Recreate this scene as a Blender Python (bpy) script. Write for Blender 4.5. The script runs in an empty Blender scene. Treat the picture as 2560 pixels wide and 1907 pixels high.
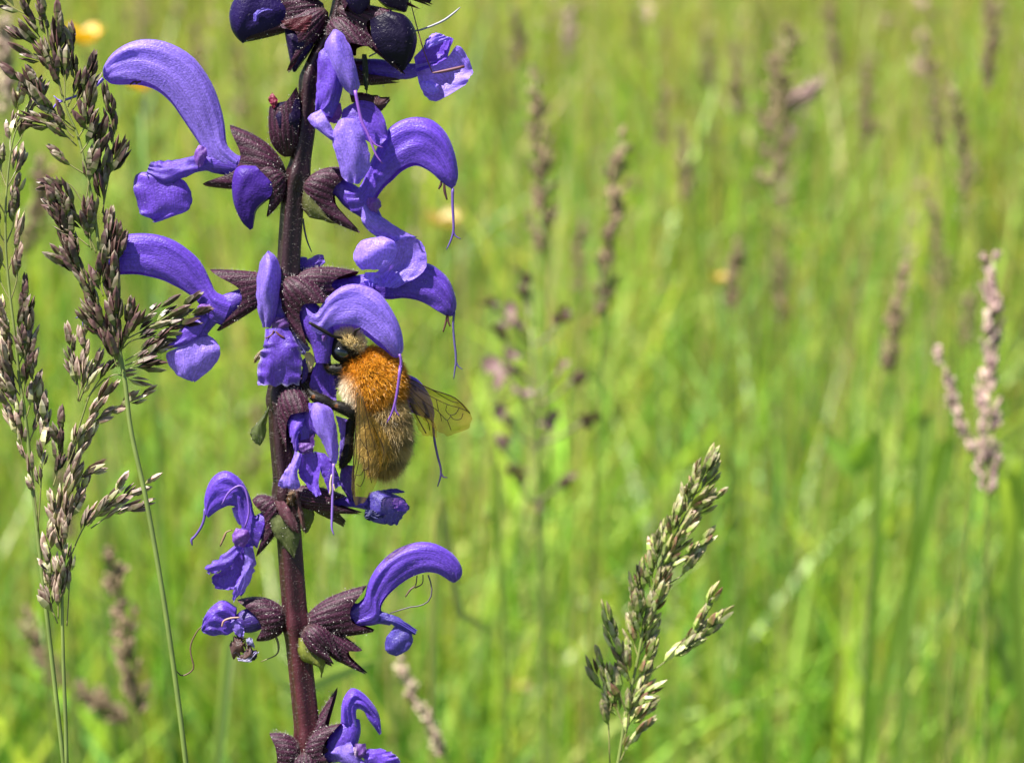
import bpy, math
import numpy as np
from mathutils import Matrix, Vector

rng = np.random.default_rng(7)
scene = bpy.context.scene
col_main = scene.collection

# ------------------------------------------------------------------ camera, sky, sun, exposure
PITCH = math.radians(18)
D0 = 0.24                       # metres from the lens to the sage spike
K = 0.102 / 2560                # metres per photograph pixel on the focus plane
RIGHT = np.array([1.0, 0, 0])
UP = np.array([0, math.sin(PITCH), math.cos(PITCH)])
FWD = np.array([0, math.cos(PITCH), -math.sin(PITCH)])
CAM = np.array([0, 0, 0.45]) - FWD * D0

cam_data = bpy.data.cameras.new('camera')
cam = bpy.data.objects.new('camera', cam_data)
col_main.objects.link(cam)
cam.location = CAM
cam.rotation_euler = (math.pi / 2 - PITCH, 0, 0)
cam_data.sensor_width = 23.5
cam_data.lens = 23.5 * D0 / 0.102
cam_data.clip_start = 0.01
cam_data.clip_end = 500
cam_data.dof.use_dof = True
cam_data.dof.focus_distance = D0 - 0.001
cam_data.dof.aperture_fstop = cam_data.lens / 2.3
scene.camera = cam

SUN = np.array([-0.40, -0.08, 0.91]); SUN /= np.linalg.norm(SUN)
world = bpy.data.worlds.new('World')
scene.world = world
world.use_nodes = True
wn = world.node_tree
sky = wn.nodes.new('ShaderNodeTexSky')
sky.sky_type = 'NISHITA'
sky.sun_disc = False
sky.sun_elevation = math.asin(SUN[2])
sky.sun_rotation = math.atan2(SUN[0], SUN[1])
wn.links.new(sky.outputs[0], wn.nodes['Background'].inputs[0])
wn.nodes['Background'].inputs[1].default_value = 0.052
sun_data = bpy.data.lights.new('sun', 'SUN')
sun_data.energy = 5.0
sun_data.angle = math.radians(0.6)
sun_data.color = (1.0, 0.96, 0.88)
sun = bpy.data.objects.new('sun', sun_data)
col_main.objects.link(sun)
sun.rotation_euler = Vector(-SUN).to_track_quat('-Z', 'Y').to_euler()
sun.location = (0, 0, 3)

scene.view_settings.view_transform = 'Standard'
scene.view_settings.look = 'None'
scene.view_settings.exposure = 1.7
scene.view_settings.gamma = 1
scene.view_settings.use_curve_mapping = False
scene.cycles.use_denoising = True
scene.cycles.max_bounces = 4
scene.cycles.transparent_max_bounces = 16

# ------------------------------------------------------------------ frames: photograph pixels at a distance -> metres (a rigid similarity)
class Frame:
    def __init__(self, D):
        self.k = K * D / D0
        self.o = CAM + FWD * D
    def world(self, p):
        p = np.asarray(p, float)
        return (self.o + (p[..., 0:1] - 1280) * self.k * RIGHT - (p[..., 1:2] - 953.5) * self.k * UP - p[..., 2:3] * self.k * FWD)
    def px(self, wpt):
        r = np.asarray(wpt, float) - self.o
        return np.stack([r @ RIGHT / self.k + 1280, 953.5 - r @ UP / self.k, -(r @ FWD) / self.k], -1)
FOCUS = Frame(D0)

def crop(x0, y0, s):
    def q(pts, w=0.0):
        a = []
        for p in pts:
            a.append((x0 + p[0] / s, y0 + p[1] / s, w + (p[2] if len(p) > 2 else 0)))
        return np.array(a, float)
    return q
c1 = crop(220, 0, 2.848); c2 = crop(540, 0, 3.262); c3 = crop(640, 220, 3.591); c4 = crop(180, 520, 3.441)
c5 = crop(620, 560, 3.592); c6 = crop(640, 900, 3.755); c7 = crop(420, 1120, 2.848); c8 = crop(600, 1300, 2.721)
cb = crop(740, 760, 3.176); cu = crop(820, 0, 5.507); cv = crop(0, 0, 1 / 1.1542)

def unit(v):
    v = np.asarray(v, float)
    return v / (np.linalg.norm(v, axis=-1, keepdims=True) + 1e-12)

def cr(P, m):
    """Catmull-Rom through P, m samples."""
    P = np.asarray(P, float)
    if P.ndim == 1: P = P[:, None]
    n = len(P)
    if n == 2:
        t = np.linspace(0, 1, m)[:, None]
        return P[0] * (1 - t) + P[1] * t
    Q = np.vstack([2 * P[0] - P[1], P, 2 * P[-1] - P[-2]])
    t = np.linspace(0, n - 1, m)
    i = np.minimum(t.astype(int), n - 2)
    f = (t - i)[:, None]
    a, b, c, d = Q[i], Q[i + 1], Q[i + 2], Q[i + 3]
    return 0.5 * (2 * b + (c - a) * f + (2 * a - 5 * b + 4 * c - d) * f * f + (3 * b - a - 3 * c + d) * f ** 3)

def densify(P, ratio=1.6):
    """split long segments so that neighbouring ones are of similar length (keeps the spline from looping back)"""
    P = [np.asarray(p, float) for p in P]
    d = lambda a, b: np.linalg.norm((b - a)[:3])
    out = [P[0], P[1]]
    for q in P[2:]:
        while d(out[-1], q) > ratio * max(d(out[-2], out[-1]), 1e-6) * 1.05:
            out.append(out[-1] + (q - out[-1]) / d(out[-1], q) * d(out[-2], out[-1]) * ratio)
        out.append(q)
    return np.array(out)

# ------------------------------------------------------------------ mesh collector
class MB:
    def __init__(self):
        self.V, self.F, self.C, self.S, self.G, self.n = [], [], [], [], [], 0
        self.grids = []
    def add(self, V, faces, col, st=None, mat=0):
        V = np.asarray(V, float).reshape(-1, 3)
        m = len(V)
        col = np.asarray(col, float)
        if col.ndim == 1: col = np.tile(col, (m, 1))
        col = col.reshape(-1, 3)
        st = np.zeros((m, 2)) if st is None else np.asarray(st, float).reshape(-1, 2)
        faces = np.asarray(faces, int)
        self.V.append(V); self.C.append(col); self.S.append(st)
        self.F.append((faces + self.n, mat))
        self.n += m
    def grid(self, P, col, mat=0, wrap=False, keep=True):
        m, n = P.shape[:2]
        i, j = np.meshgrid(np.arange(m - 1), np.arange(n if wrap else n - 1), indexing='ij')
        j2 = (j + 1) % n
        f = np.stack([i * n + j, (i + 1) * n + j, (i + 1) * n + j2, i * n + j2], -1).reshape(-1, 4)
        u, v = np.meshgrid(np.linspace(0, 1, m), np.linspace(0, 1, n), indexing='ij')
        col = np.asarray(col, float)
        if col.ndim == 1: col = np.broadcast_to(col, (m, n, 3))
        elif col.ndim == 2 and len(col) == m: col = np.broadcast_to(col[:, None], (m, n, 3))
        self.add(P, f, col, np.stack([u, v], -1), mat)
        if keep: self.grids.append(P)
    def tube(self, path, rad, col, n=8, mat=0, m=None, flat=1.0, cap=True, keep=True):
        path = np.asarray(path, float)
        rad = np.asarray(rad, float).reshape(-1)
        if m is None: m = max(6, 4 * len(path))
        P = cr(path, m)
        r = cr(rad if len(rad) > 1 else np.repeat(rad, 2), m)[:, 0]
        c = np.asarray(col, float)
        if c.ndim == 2: c = cr(c, m).clip(0)
        T = unit(np.gradient(P, axis=0))
        ref = np.array([0, 0, 1.0]) if abs(T[m // 2] @ np.array([0, 0, 1.0])) < 0.8 else np.array([1.0, 0, 0])
        A = unit(np.cross(T, ref)); B = np.cross(T, A)
        th = np.linspace(0, 2 * np.pi, n, endpoint=False)
        G = P[:, None] + r[:, None, None] * (np.cos(th)[None, :, None] * A[:, None] + flat * np.sin(th)[None, :, None] * B[:, None])
        if cap:
            G = np.concatenate([np.repeat(P[:1][:, None], n, 1), G, np.repeat(P[-1:][:, None], n, 1)], 0)
            if c.ndim == 2: c = np.vstack([c[:1], c, c[-1:]])
        self.grid(G, c, mat, wrap=True, keep=keep)
        return P
    def build(self, name, mats, parent=None, base=(0, 0, 0), fr=FOCUS, kind=None, link=True):
        V = np.vstack(self.V)
        if fr is not None: V = fr.world(V)
        V = V - np.asarray(base)
        me = bpy.data.meshes.new(name)
        loops, starts, mi, tot = [], [], [], 0
        for f, mt in self.F:
            k = f.shape[1]
            loops.append(f.reshape(-1)); starts.append(tot + np.arange(len(f)) * k); mi.append(np.full(len(f), mt)); tot += f.size
        loops = np.concatenate(loops); starts = np.concatenate(starts); mi = np.concatenate(mi)
        me.vertices.add(len(V)); me.vertices.foreach_set('co', V.astype(np.float32).ravel())
        me.loops.add(len(loops)); me.loops.foreach_set('vertex_index', loops.astype(np.int32))
        me.polygons.add(len(starts)); me.polygons.foreach_set('loop_start', starts.astype(np.int32))
        me.polygons.foreach_set('material_index', mi.astype(np.int32))
        me.polygons.foreach_set('use_smooth', np.ones(len(starts), bool))
        C = np.hstack([np.vstack(self.C), np.ones((len(V), 1))]).astype(np.float32)
        me.attributes.new('col', 'FLOAT_COLOR', 'POINT').data.foreach_set('color', C.ravel())
        S = np.hstack([np.vstack(self.S), np.zeros((len(V), 1))]).astype(np.float32)
        me.attributes.new('st', 'FLOAT_VECTOR', 'POINT').data.foreach_set('vector', S.ravel())
        me.update(calc_edges=True); me.validate()
        for m_ in (mats if isinstance(mats, (list, tuple)) else [mats]): me.materials.append(m_)
        if not link: return me
        o = bpy.data.objects.new(name, me)
        col_main.objects.link(o)
        if parent is not None: o.parent = parent
        else: o.location = base
        if kind: o['kind'] = kind
        return o

def thing(name, loc, label, cat, group=None):
    e = bpy.data.objects.new(name, None)
    e.empty_display_size = 0.01
    col_main.objects.link(e)
    e.location = loc
    e['label'] = label; e['category'] = cat; e['kind'] = 'thing'
    if group: e['group'] = group
    return e

# ------------------------------------------------------------------ materials (colour comes from the pigment attribute 'col')
def mat(name, rough=0.5, transl=0.0, tr_tint=(1, 1, 1), spec=0.4, noise=None, streak=None, bump=0.0, bump_scale=2500, sheen=0.0, rand=0.0, vary=0.25):
    m = bpy.data.materials.new(name); m.use_nodes = True
    nt = m.node_tree; N = nt.nodes; L = nt.links
    p = N['Principled BSDF']; out = N['Material Output']
    at = N.new('ShaderNodeAttribute'); at.attribute_name = 'col'
    colr = at.outputs['Color']
    def mul(c, fac_socket, lo, hi):
        mr = N.new('ShaderNodeMapRange'); mr.inputs['To Min'].default_value = lo; mr.inputs['To Max'].default_value = hi
        mr.inputs['From Min'].default_value = 0.25; mr.inputs['From Max'].default_value = 0.75
        L.new(fac_socket, mr.inputs['Value'])
        vm = N.new('ShaderNodeVectorMath'); vm.operation = 'SCALE'
        L.new(c, vm.inputs[0]); L.new(mr.outputs[0], vm.inputs['Scale'])
        return vm.outputs[0]
    tc = N.new('ShaderNodeTexCoord')
    hsock = None
    if noise:
        nz = N.new('ShaderNodeTexNoise'); nz.inputs['Scale'].default_value = noise; nz.inputs['Detail'].default_value = 3
        L.new(tc.outputs['Object'], nz.inputs['Vector'])
        colr = mul(colr, nz.outputs['Fac'], 1 - vary, 1 + vary)
    if streak:
        s = N.new('ShaderNodeAttribute'); s.attribute_name = 'st'
        mp = N.new('ShaderNodeMapping'); mp.inputs['Scale'].default_value = (streak[0], streak[1], 1)
        L.new(s.outputs['Vector'], mp.inputs['Vector'])
        sn = N.new('ShaderNodeTexNoise'); sn.inputs['Scale'].default_value = 1; sn.inputs['Detail'].default_value = 4
        sn.inputs['Distortion'].default_value = 1.3
        L.new(mp.outputs[0], sn.inputs['Vector'])
        colr = mul(colr, sn.outputs['Fac'], 1 - streak[2], 1 + streak[2])
        hsock = sn.outputs['Fac']
    if rand:
        oi = N.new('ShaderNodeObjectInfo')
        mr = N.new('ShaderNodeMapRange'); mr.inputs['To Min'].default_value = 1 - rand; mr.inputs['To Max'].default_value = 1 + rand
        L.new(oi.outputs['Random'], mr.inputs['Value'])
        vm = N.new('ShaderNodeVectorMath'); vm.operation = 'SCALE'
        L.new(colr, vm.inputs[0]); L.new(mr.outputs[0], vm.inputs['Scale']); colr = vm.outputs[0]
    L.new(colr, p.inputs['Base Color'])
    p.inputs['Roughness'].default_value = rough
    p.inputs['Specular IOR Level'].default_value = spec
    if sheen:
        p.inputs['Sheen Weight'].default_value = sheen; p.inputs['Sheen Roughness'].default_value = 0.4
        p.inputs['Sheen Tint'].default_value = (0.7, 0.55, 1, 1)
    if bump:
        b = N.new('ShaderNodeBump'); b.inputs['Strength'].default_value = bump; b.inputs['Distance'].default_value = 0.0002
        bn = N.new('ShaderNodeTexNoise'); bn.inputs['Scale'].default_value = bump_scale; bn.inputs['Detail'].default_value = 2
        L.new(tc.outputs['Object'], bn.inputs['Vector'])
        h = bn.outputs['Fac']
        if hsock is not None:
            ad = N.new('ShaderNodeMath'); ad.operation = 'ADD'; L.new(h, ad.inputs[0]); L.new(hsock, ad.inputs[1]); h = ad.outputs[0]
        L.new(h, b.inputs['Height']); L.new(b.outputs[0], p.inputs['Normal'])
    if transl:
        t = N.new('ShaderNodeBsdfTranslucent')
        vm = N.new('ShaderNodeVectorMath'); vm.operation = 'MULTIPLY'; vm.inputs[1].default_value = tr_tint
        L.new(colr, vm.inputs[0]); L.new(vm.outputs[0], t.inputs['Color'])
        mx = N.new('ShaderNodeMixShader'); mx.inputs[0].default_value = transl
        L.new(p.outputs[0], mx.inputs[1]); L.new(t.outputs[0], mx.inputs[2]); L.new(mx.outputs[0], out.inputs['Surface'])
    return m

M_petal = mat('petal_violet', 0.40, 0.36, (1.3, .8, 1.3), 0.5, noise=3800, streak=(3, 40, 0.34), bump=0.4, bump_scale=5200, sheen=0.15, vary=0.30)
M_bud = mat('bud_indigo', 0.45, 0.0, spec=0.12, noise=600, bump=0.4, bump_scale=4000)
M_calyx = mat('calyx_maroon', 0.5, 0.08, (2.2, .7, .8), 0.22, noise=900, bump=0.5, bump_scale=5000)
M_stem = mat('stem_maroon', 0.40, 0.0, spec=0.35, noise=500, bump=0.4, bump_scale=5000)
M_style = mat('style_lilac', 0.45, 0.2, spec=0.4)
M_hair = mat('glandular_hair', 0.35, 0.35, spec=0.6)
M_bract = mat('bract_green', 0.45, 0.4, (1.3, 1.3, .7), 0.4, noise=500, streak=(3, 24, 0.3), bump=0.4)
M_spike = mat('spikelet', 0.42, 0.32, (1.2, 1.1, .8), 0.45, noise=1500, rand=0.32)
M_culm = mat('culm_green', 0.42, 0.1, spec=0.5, noise=300)
M_grass = mat('meadow_grass_blade', 0.42, 0.5, (1.25, 1.2, 0.55), 0.4)
M_head = mat('meadow_seed_head', 0.6, 0.35, (1.2, 1.1, .8), 0.3)
M_flow = mat('meadow_flower', 0.5, 0.3)
M_chitin = mat('bee_chitin', 0.5, 0.0, spec=0.15, bump=0.2, bump_scale=8000)
M_fur = mat('bee_fur', 0.38, 0.25, (1.1, 1.0, .9), spec=0.55)
M_eye = mat('bee_eye', 0.12, 0.0, spec=0.7)

def wing_material():
    m = bpy.data.materials.new('bee_wing'); m.use_nodes = True
    nt = m.node_tree; N = nt.nodes; L = nt.links
    p = N['Principled BSDF']
    p.inputs['Base Color'].default_value = (0.16, 0.115, 0.03, 1); p.inputs['Roughness'].default_value = 0.2
    t = N.new('ShaderNodeBsdfTransparent'); t.inputs['Color'].default_value = (0.78, 0.68, 0.36, 1)
    mx = N.new('ShaderNodeMixShader'); mx.inputs[0].default_value = 0.80
    L.new(p.outputs[0], mx.inputs[1]); L.new(t.outputs[0], mx.inputs[2]); L.new(mx.outputs[0], N['Material Output'].inputs['Surface'])
    return m
M_wing = wing_material()

def ground_material():
    m = bpy.data.materials.new('ground_turf'); m.use_nodes = True
    nt = m.node_tree; N = nt.nodes; L = nt.links
    nz = N.new('ShaderNodeTexNoise'); nz.inputs['Scale'].default_value = 22; nz.inputs['Detail'].default_value = 8
    tc = N.new('ShaderNodeTexCoord'); L.new(tc.outputs['Object'], nz.inputs['Vector'])
    r = N.new('ShaderNodeValToRGB')
    r.color_ramp.elements[0].position = 0.35; r.color_ramp.elements[0].color = (0.03, 0.055, 0.012, 1)
    r.color_ramp.elements[1].position = 0.7; r.color_ramp.elements[1].color = (0.10, 0.15, 0.03, 1)
    L.new(nz.outputs['Fac'], r.inputs[0]); L.new(r.outputs[0], N['Principled BSDF'].inputs['Base Color'])
    N['Principled BSDF'].inputs['Roughness'].default_value = 0.9
    return m

# ------------------------------------------------------------------ the ground
gb = MB()
gb.grid(np.array([[[-150, -100, 0], [150, -100, 0]], [[-150, 250, 0], [150, 250, 0]]], float), (0.05, 0.08, 0.02), keep=False)
ground = gb.build('ground', ground_material(), None, (0, 0, 0), None, 'structure')

# ------------------------------------------------------------------ petals, hoods, calyces, hairs (all in photograph pixels, w towards the lens)
VIO = np.array([0.112, 0.046, 0.44])
LIL = np.array([0.225, 0.14, 0.64])
BLU = np.array([0.065, 0.045, 0.32])
DVI = np.array([0.05, 0.02, 0.2])
PNK = np.array([0.17, 0.062, 0.34])
NAVY = np.array([0.018, 0.010, 0.075])
MAR = np.array([0.010, 0.002, 0.006])
MARL = np.array([0.055, 0.012, 0.034])

SEC_A = np.array([0, .10, .24, .38, .46, .52, .7, .86, 1])
SEC_H = np.array([1, .985, .90, .76, .66, .60, .38, .17, 0])
SEC_G = np.array([0, .36, .74, .97, 1.04, .90, .92, .84, .60])

def hood_grid(outer, inner, thick, S=(0, 0, 1), m=34, n=29, wr=2.4):
    O, I = cr(outer, m), cr(inner, m)
    t = cr(np.asarray(thick, float), m)[:, 0].clip(1)
    S = unit(S)
    s = np.linspace(-1, 1, n)
    a = np.abs(s)
    h = np.interp(a, SEC_A, SEC_H); g = np.interp(a, SEC_A, SEC_G) * np.sign(s)
    P = I[:, None] + (O - I)[:, None] * h[None, :, None] + S * (t[:, None] * g[None])[..., None]
    ph = rng.uniform(0, 6, 4)
    u = np.linspace(0, 1, m)[:, None]
    wrk = wr * (np.sin(9 * s[None] + 7 * u + ph[0]) * np.sin(13 * u + ph[1]) + 0.7 * np.sin(23 * s[None] + 11 * u + ph[2]))
    return P + S * (wrk * np.sign(s)[None] * (a[None] > .1) * np.minimum(1, t[:, None] / 15))[..., None]

def shade_col(c, m, n, edge=None, edge_w=0.12, amp=0.1, tip=None):
    c = np.asarray(c, float)
    C = np.broadcast_to(c, (m, n, 3)).copy()
    u = np.linspace(0, 1, m)[:, None]; v = np.linspace(0, 1, n)[None]
    C *= (1 + amp * np.sin(5 * u + 3 * v + rng.uniform(0, 6)))[..., None]
    if tip is not None: C = C * (1 - u[..., None] ** 2) + np.asarray(tip) * u[..., None] ** 2
    if edge is not None:
        e = np.clip(1 - np.minimum(np.minimum(v, 1 - v) + 0 * u, (1 - u) + 0 * v) / edge_w, 0, 1)[..., None]
        br_ = np.clip(.55 + .6 * np.sin(17 * u + 9 * v + rng.uniform(0, 6)) * np.sin(7 * u - 5 * v + rng.uniform(0, 6)), 0, 1)[..., None]
        e = e * br_
        C = C * (1 - e) + np.asarray(edge) * e
    return C

def petal_grid(Lf, Rt, bulge=15, ruffle=3.0, m=24, n=15, N=(0, 0, 1), freq=None, jag=1.5):
    A, B = cr(Lf, m), cr(Rt, m)
    v = np.linspace(0, 1, n)[None]; u = np.linspace(0, 1, m)[:, None]
    P = A[:, None] * (1 - v[..., None]) + B[:, None] * v[..., None]
    f = freq or rng.uniform(14, 22)
    ph = rng.uniform(0, 6, 5)
    e = np.abs(2 * v - 1) ** 2.5
    endf = np.minimum(1, u * 3)
    def wob(x, k, p0):      # irregular waves
        q_ = np.random.default_rng(int(p0 * 1e4))
        return sum(q_.uniform(.3, 1) * np.sin(k * q_.uniform(.35, 2.1) * x + q_.uniform(0, 6)) for _ in range(5)) / 2.2
    off = bulge * (4 * v * (1 - v)) ** 0.8 * np.sin(np.pi * (0.12 + 0.83 * u)) \
        + ruffle * (e * np.where(v < .5, wob(u, f, ph[0]), wob(u, f, ph[3])) + u ** 3 * wob(v, f * .7, ph[1])) * endf \
        + (0.12 * abs(bulge) + 1.2) * np.sin(8 * v + 5 * u + ph[2]) * np.sin(6 * u + ph[3]) + 1.1 * wob(v, 16, ph[1]) * np.minimum(1, u * 2)
    W = unit(B - A)[:, None]
    P = P + unit(N) * off[..., None]
    P = P + unit(np.gradient(P, axis=0)) * (1.6 * jag * u ** 6 * wob(v, 14, ph[0]))[..., None]
    P = P + W * (jag * np.sign(2 * v - 1) * e * np.where(v < .5, wob(u, 30, ph[4]), wob(u, 30, ph[2])) * endf)[..., None]
    return P

def grid_normals(P):
    du = np.gradient(P, axis=0); dv = np.gradient(P, axis=1)
    return unit(np.cross(du, dv))

def hair_mesh(mb, P, N, length, rad, colr, ball=0.0, lean=(0, 0, 0), jit=0.45):
    n = len(P)
    N = unit(N + rng.normal(0, jit, (n, 3)) + np.asarray(lean))
    L = length * rng.uniform(0.45, 1.25, n)[:, None]
    A = unit(np.cross(N, rng.normal(0, 1, (n, 3)))); B = np.cross(N, A)
    r = rad
    V = np.stack([P + A * r, P - .5 * A * r + .87 * B * r, P - .5 * A * r - .87 * B * r, P + N * L], 1)
    b = np.arange(n)[:, None, None] * 4
    F = (np.array([[0, 1, 3], [1, 2, 3], [2, 0, 3]])[None] + b).reshape(-1, 3)
    mb.add(V, F, colr)
    if ball:
        k = rng.random(n) < 0.06
        T = (P + N * L)[k]; q = len(T)
        rr = ball * rng.uniform(.6, 1.3, q)[:, None, None]
        oc = np.array([[1, 0, 0], [0, 1, 0], [-1, 0, 0], [0, -1, 0], [0, 0, 1], [0, 0, -1]], float)
        V = T[:, None] + oc[None] * rr
        F = (np.array([[0, 1, 4], [1, 2, 4], [2, 3, 4], [3, 0, 4], [1, 0, 5], [2, 1, 5], [3, 2, 5], [0, 3, 5]])[None] + np.arange(q)[:, None, None] * 6).reshape(-1, 3)
        mb.add(V, F, np.asarray((0.6, 0.57, 0.54)))

def hairs_on(grids, count, length=12, rad=0.55, colr=(0.55, 0.5, 0.48), ball=1.5, outward=None):
    mb = MB()
    area = []
    for g in grids:
        d = np.linalg.norm(np.cross(g[1:, :-1] - g[:-1, :-1], g[:-1, 1:] - g[:-1, :-1]), axis=-1)
        area.append(d.sum())
    area = np.array(area)
    for g, ar in zip(grids, area):
        k = max(3, int(count * ar / area.sum()))
        N = grid_normals(g)
        d = np.linalg.norm(np.cross(g[1:, :-1] - g[:-1, :-1], g[:-1, 1:] - g[:-1, :-1]), axis=-1).ravel()
        idx = rng.choice(len(d), k, p=d / d.sum())
        i, j = np.divmod(idx, g.shape[1] - 1)
        f = rng.random((k, 2))[..., None]
        P = (g[i, j] * (1 - f[:, 0]) + g[i + 1, j] * f[:, 0]) * (1 - f[:, 1]) + (g[i, j + 1] * (1 - f[:, 0]) + g[i + 1, j + 1] * f[:, 0]) * f[:, 1]
        nn = N[i, j]
        cen = g.mean(axis=1)[i]
        s = np.sign(np.sum(nn * (P - cen), -1, keepdims=True)); s[s == 0] = 1
        hair_mesh(mb, P, nn * s, length, rad, colr, ball)
    return mb

def calyx_grid(B, Up, Lo, W=40, bulge=22, S=(0, 0, 1), notch=0.3, ribs=9, m=16, n=57, base_r=9, twin=0.42):
    B, U_, L_ = (np.asarray(x, float).reshape(3) for x in (B, Up, Lo))
    Mid = (U_ + L_) / 2; A = (U_ - L_) / 2
    ax = unit(Mid - B)
    Nn = unit(A - ax * (A @ ax))
    S = unit(np.asarray(S, float)); S = unit(S - ax * (S @ ax) - Nn * (S @ Nn))
    th = np.linspace(-np.pi, np.pi, n)
    at = np.abs(th)
    tooth = np.maximum(np.exp(-(at / .95) ** 3), np.exp(-((at - (np.pi - twin)) / .38) ** 2)) + .05 * np.exp(-(at / .1) ** 2)
    f = 1 - notch * (1 - tooth)
    E = Mid + A * np.cos(th)[:, None] + S * (W * np.sin(th))[:, None]
    E = B + (E - B) * f[:, None]
    dirs = Nn * np.cos(th)[:, None] + S * np.sin(th)[:, None]
    t = np.linspace(0, 1, m)[:, None, None]
    P = B + (E - B)[None] * t + dirs[None] * (base_r * (1 - t) + bulge * np.sin(np.pi * t ** 0.75) ** 0.9)
    rib = np.cos(2 * ribs * th)[None, :, None]
    P = P + dirs[None] * (2.8 * rib * np.minimum(1, 3 * t) * (1.05 - t))
    r01 = (0.5 + 0.5 * rib) * np.ones_like(t)
    C = MAR * (1 - r01 * .9) + MARL * (r01 * .9)
    basec = np.array([0.06, 0.04, 0.032])
    wb = np.clip(1 - 5 * t, 0, 1) * .6
    C = C * (1 - wb) + basec * wb
    return P, C

BASE = FOCUS.world(np.array([800.0, 2000.0, 0]))
sage_base = np.array([BASE[0] - 0.004, BASE[1] - 0.03, 0.0])
sage = thing('meadow_sage', sage_base, 'meadow sage with violet hooded flowers on a dark maroon stem, bee clinging to it', 'flower plant')

def mk(mb, name, m, parent=sage, kind=None):
    return mb.build(name, m, parent, sage_base, FOCUS, kind)

# stem: one long square-section stem from the ground to above the frame
stem_px = np.array([(905, -330, 0), (880, -150, 0), (856, -20, 0), (838, 60, 0), (791, 153, 0), (774, 215, 0), (762, 331, 0), (748, 420, 0), (733, 480, 0), (729, 530, 0), (721, 660, 0),
                    (712, 760, 0), (703, 880, 0), (697, 985, 0), (702, 1090, 0), (712, 1190, 0), (722, 1330, 0), (730, 1440, 0), (738, 1541, 0), (753, 1682, 0), (769, 1833, 0), (785, 1960, 0)], float)
low = FOCUS.px(np.array([sage_base + (0.003, 0.004, 0.33), sage_base + (0.001, 0, 0.2), sage_base + (0, 0, 0.08), sage_base + (0, 0, -0.01)]))
stem_px = np.vstack([stem_px, low])
stem_r = np.array([10, 13, 17, 19, 20, 21, 22, 23, 25, 25, 25, 25, 24, 24, 25, 26, 27, 27, 27, 27, 28, 28, 30, 32, 34, 36], float)
sr_ = densify(np.hstack([stem_px, stem_r[:, None]])); stem_px, stem_r = sr_[:, :3], sr_[:, 3]
mb = MB()
mm = 260
P = cr(stem_px, mm); r = cr(stem_r, mm)[:, 0]
for ny in (200, 440, 700, 1000, 1235, 1560, 1850): r = r + 5 * np.exp(-((P[:, 1] - ny) / 22) ** 2)
T = unit(np.gradient(P, axis=0)); A = unit(np.cross(T, np.array([0, 0, 1.0]))); Bv = np.cross(T, A)
th = np.linspace(0, 2 * np.pi, 24, endpoint=False)
sq = (np.abs(np.cos(th - .5)) ** 3 + np.abs(np.sin(th - .5)) ** 3) ** (-1 / 3) * (1 - 0.10 * np.cos(4 * (th - .5)))
G = P[:, None] + (r[:, None] * sq[None])[..., None] * (np.cos(th)[None, :, None] * A[:, None] + np.sin(th)[None, :, None] * Bv[:, None])
ridge = (0.5 - 0.5 * np.cos(4 * (th - .5)))
low01 = np.clip((P[:, 1] - 1150) / 500, 0, 1)[:, None, None]
C = (np.array([.014, .0025, .005]) * (1 - low01) + np.array([.038, .004, .008]) * low01) * (0.75 + .6 * ridge[None, :, None]) + 0.005 * ridge[None, :, None]
mb.grid(G, C, wrap=True)
stem = mk(mb, 'stem', M_stem)
hm = hairs_on([G[:int(np.argmax(P[:, 1] > 2300))]], 4200, 10, 0.34, (0.2, 0.17, 0.165), 0.0)
mk(hm, 'stem_hair', M_hair, stem, 'stuff')

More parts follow.
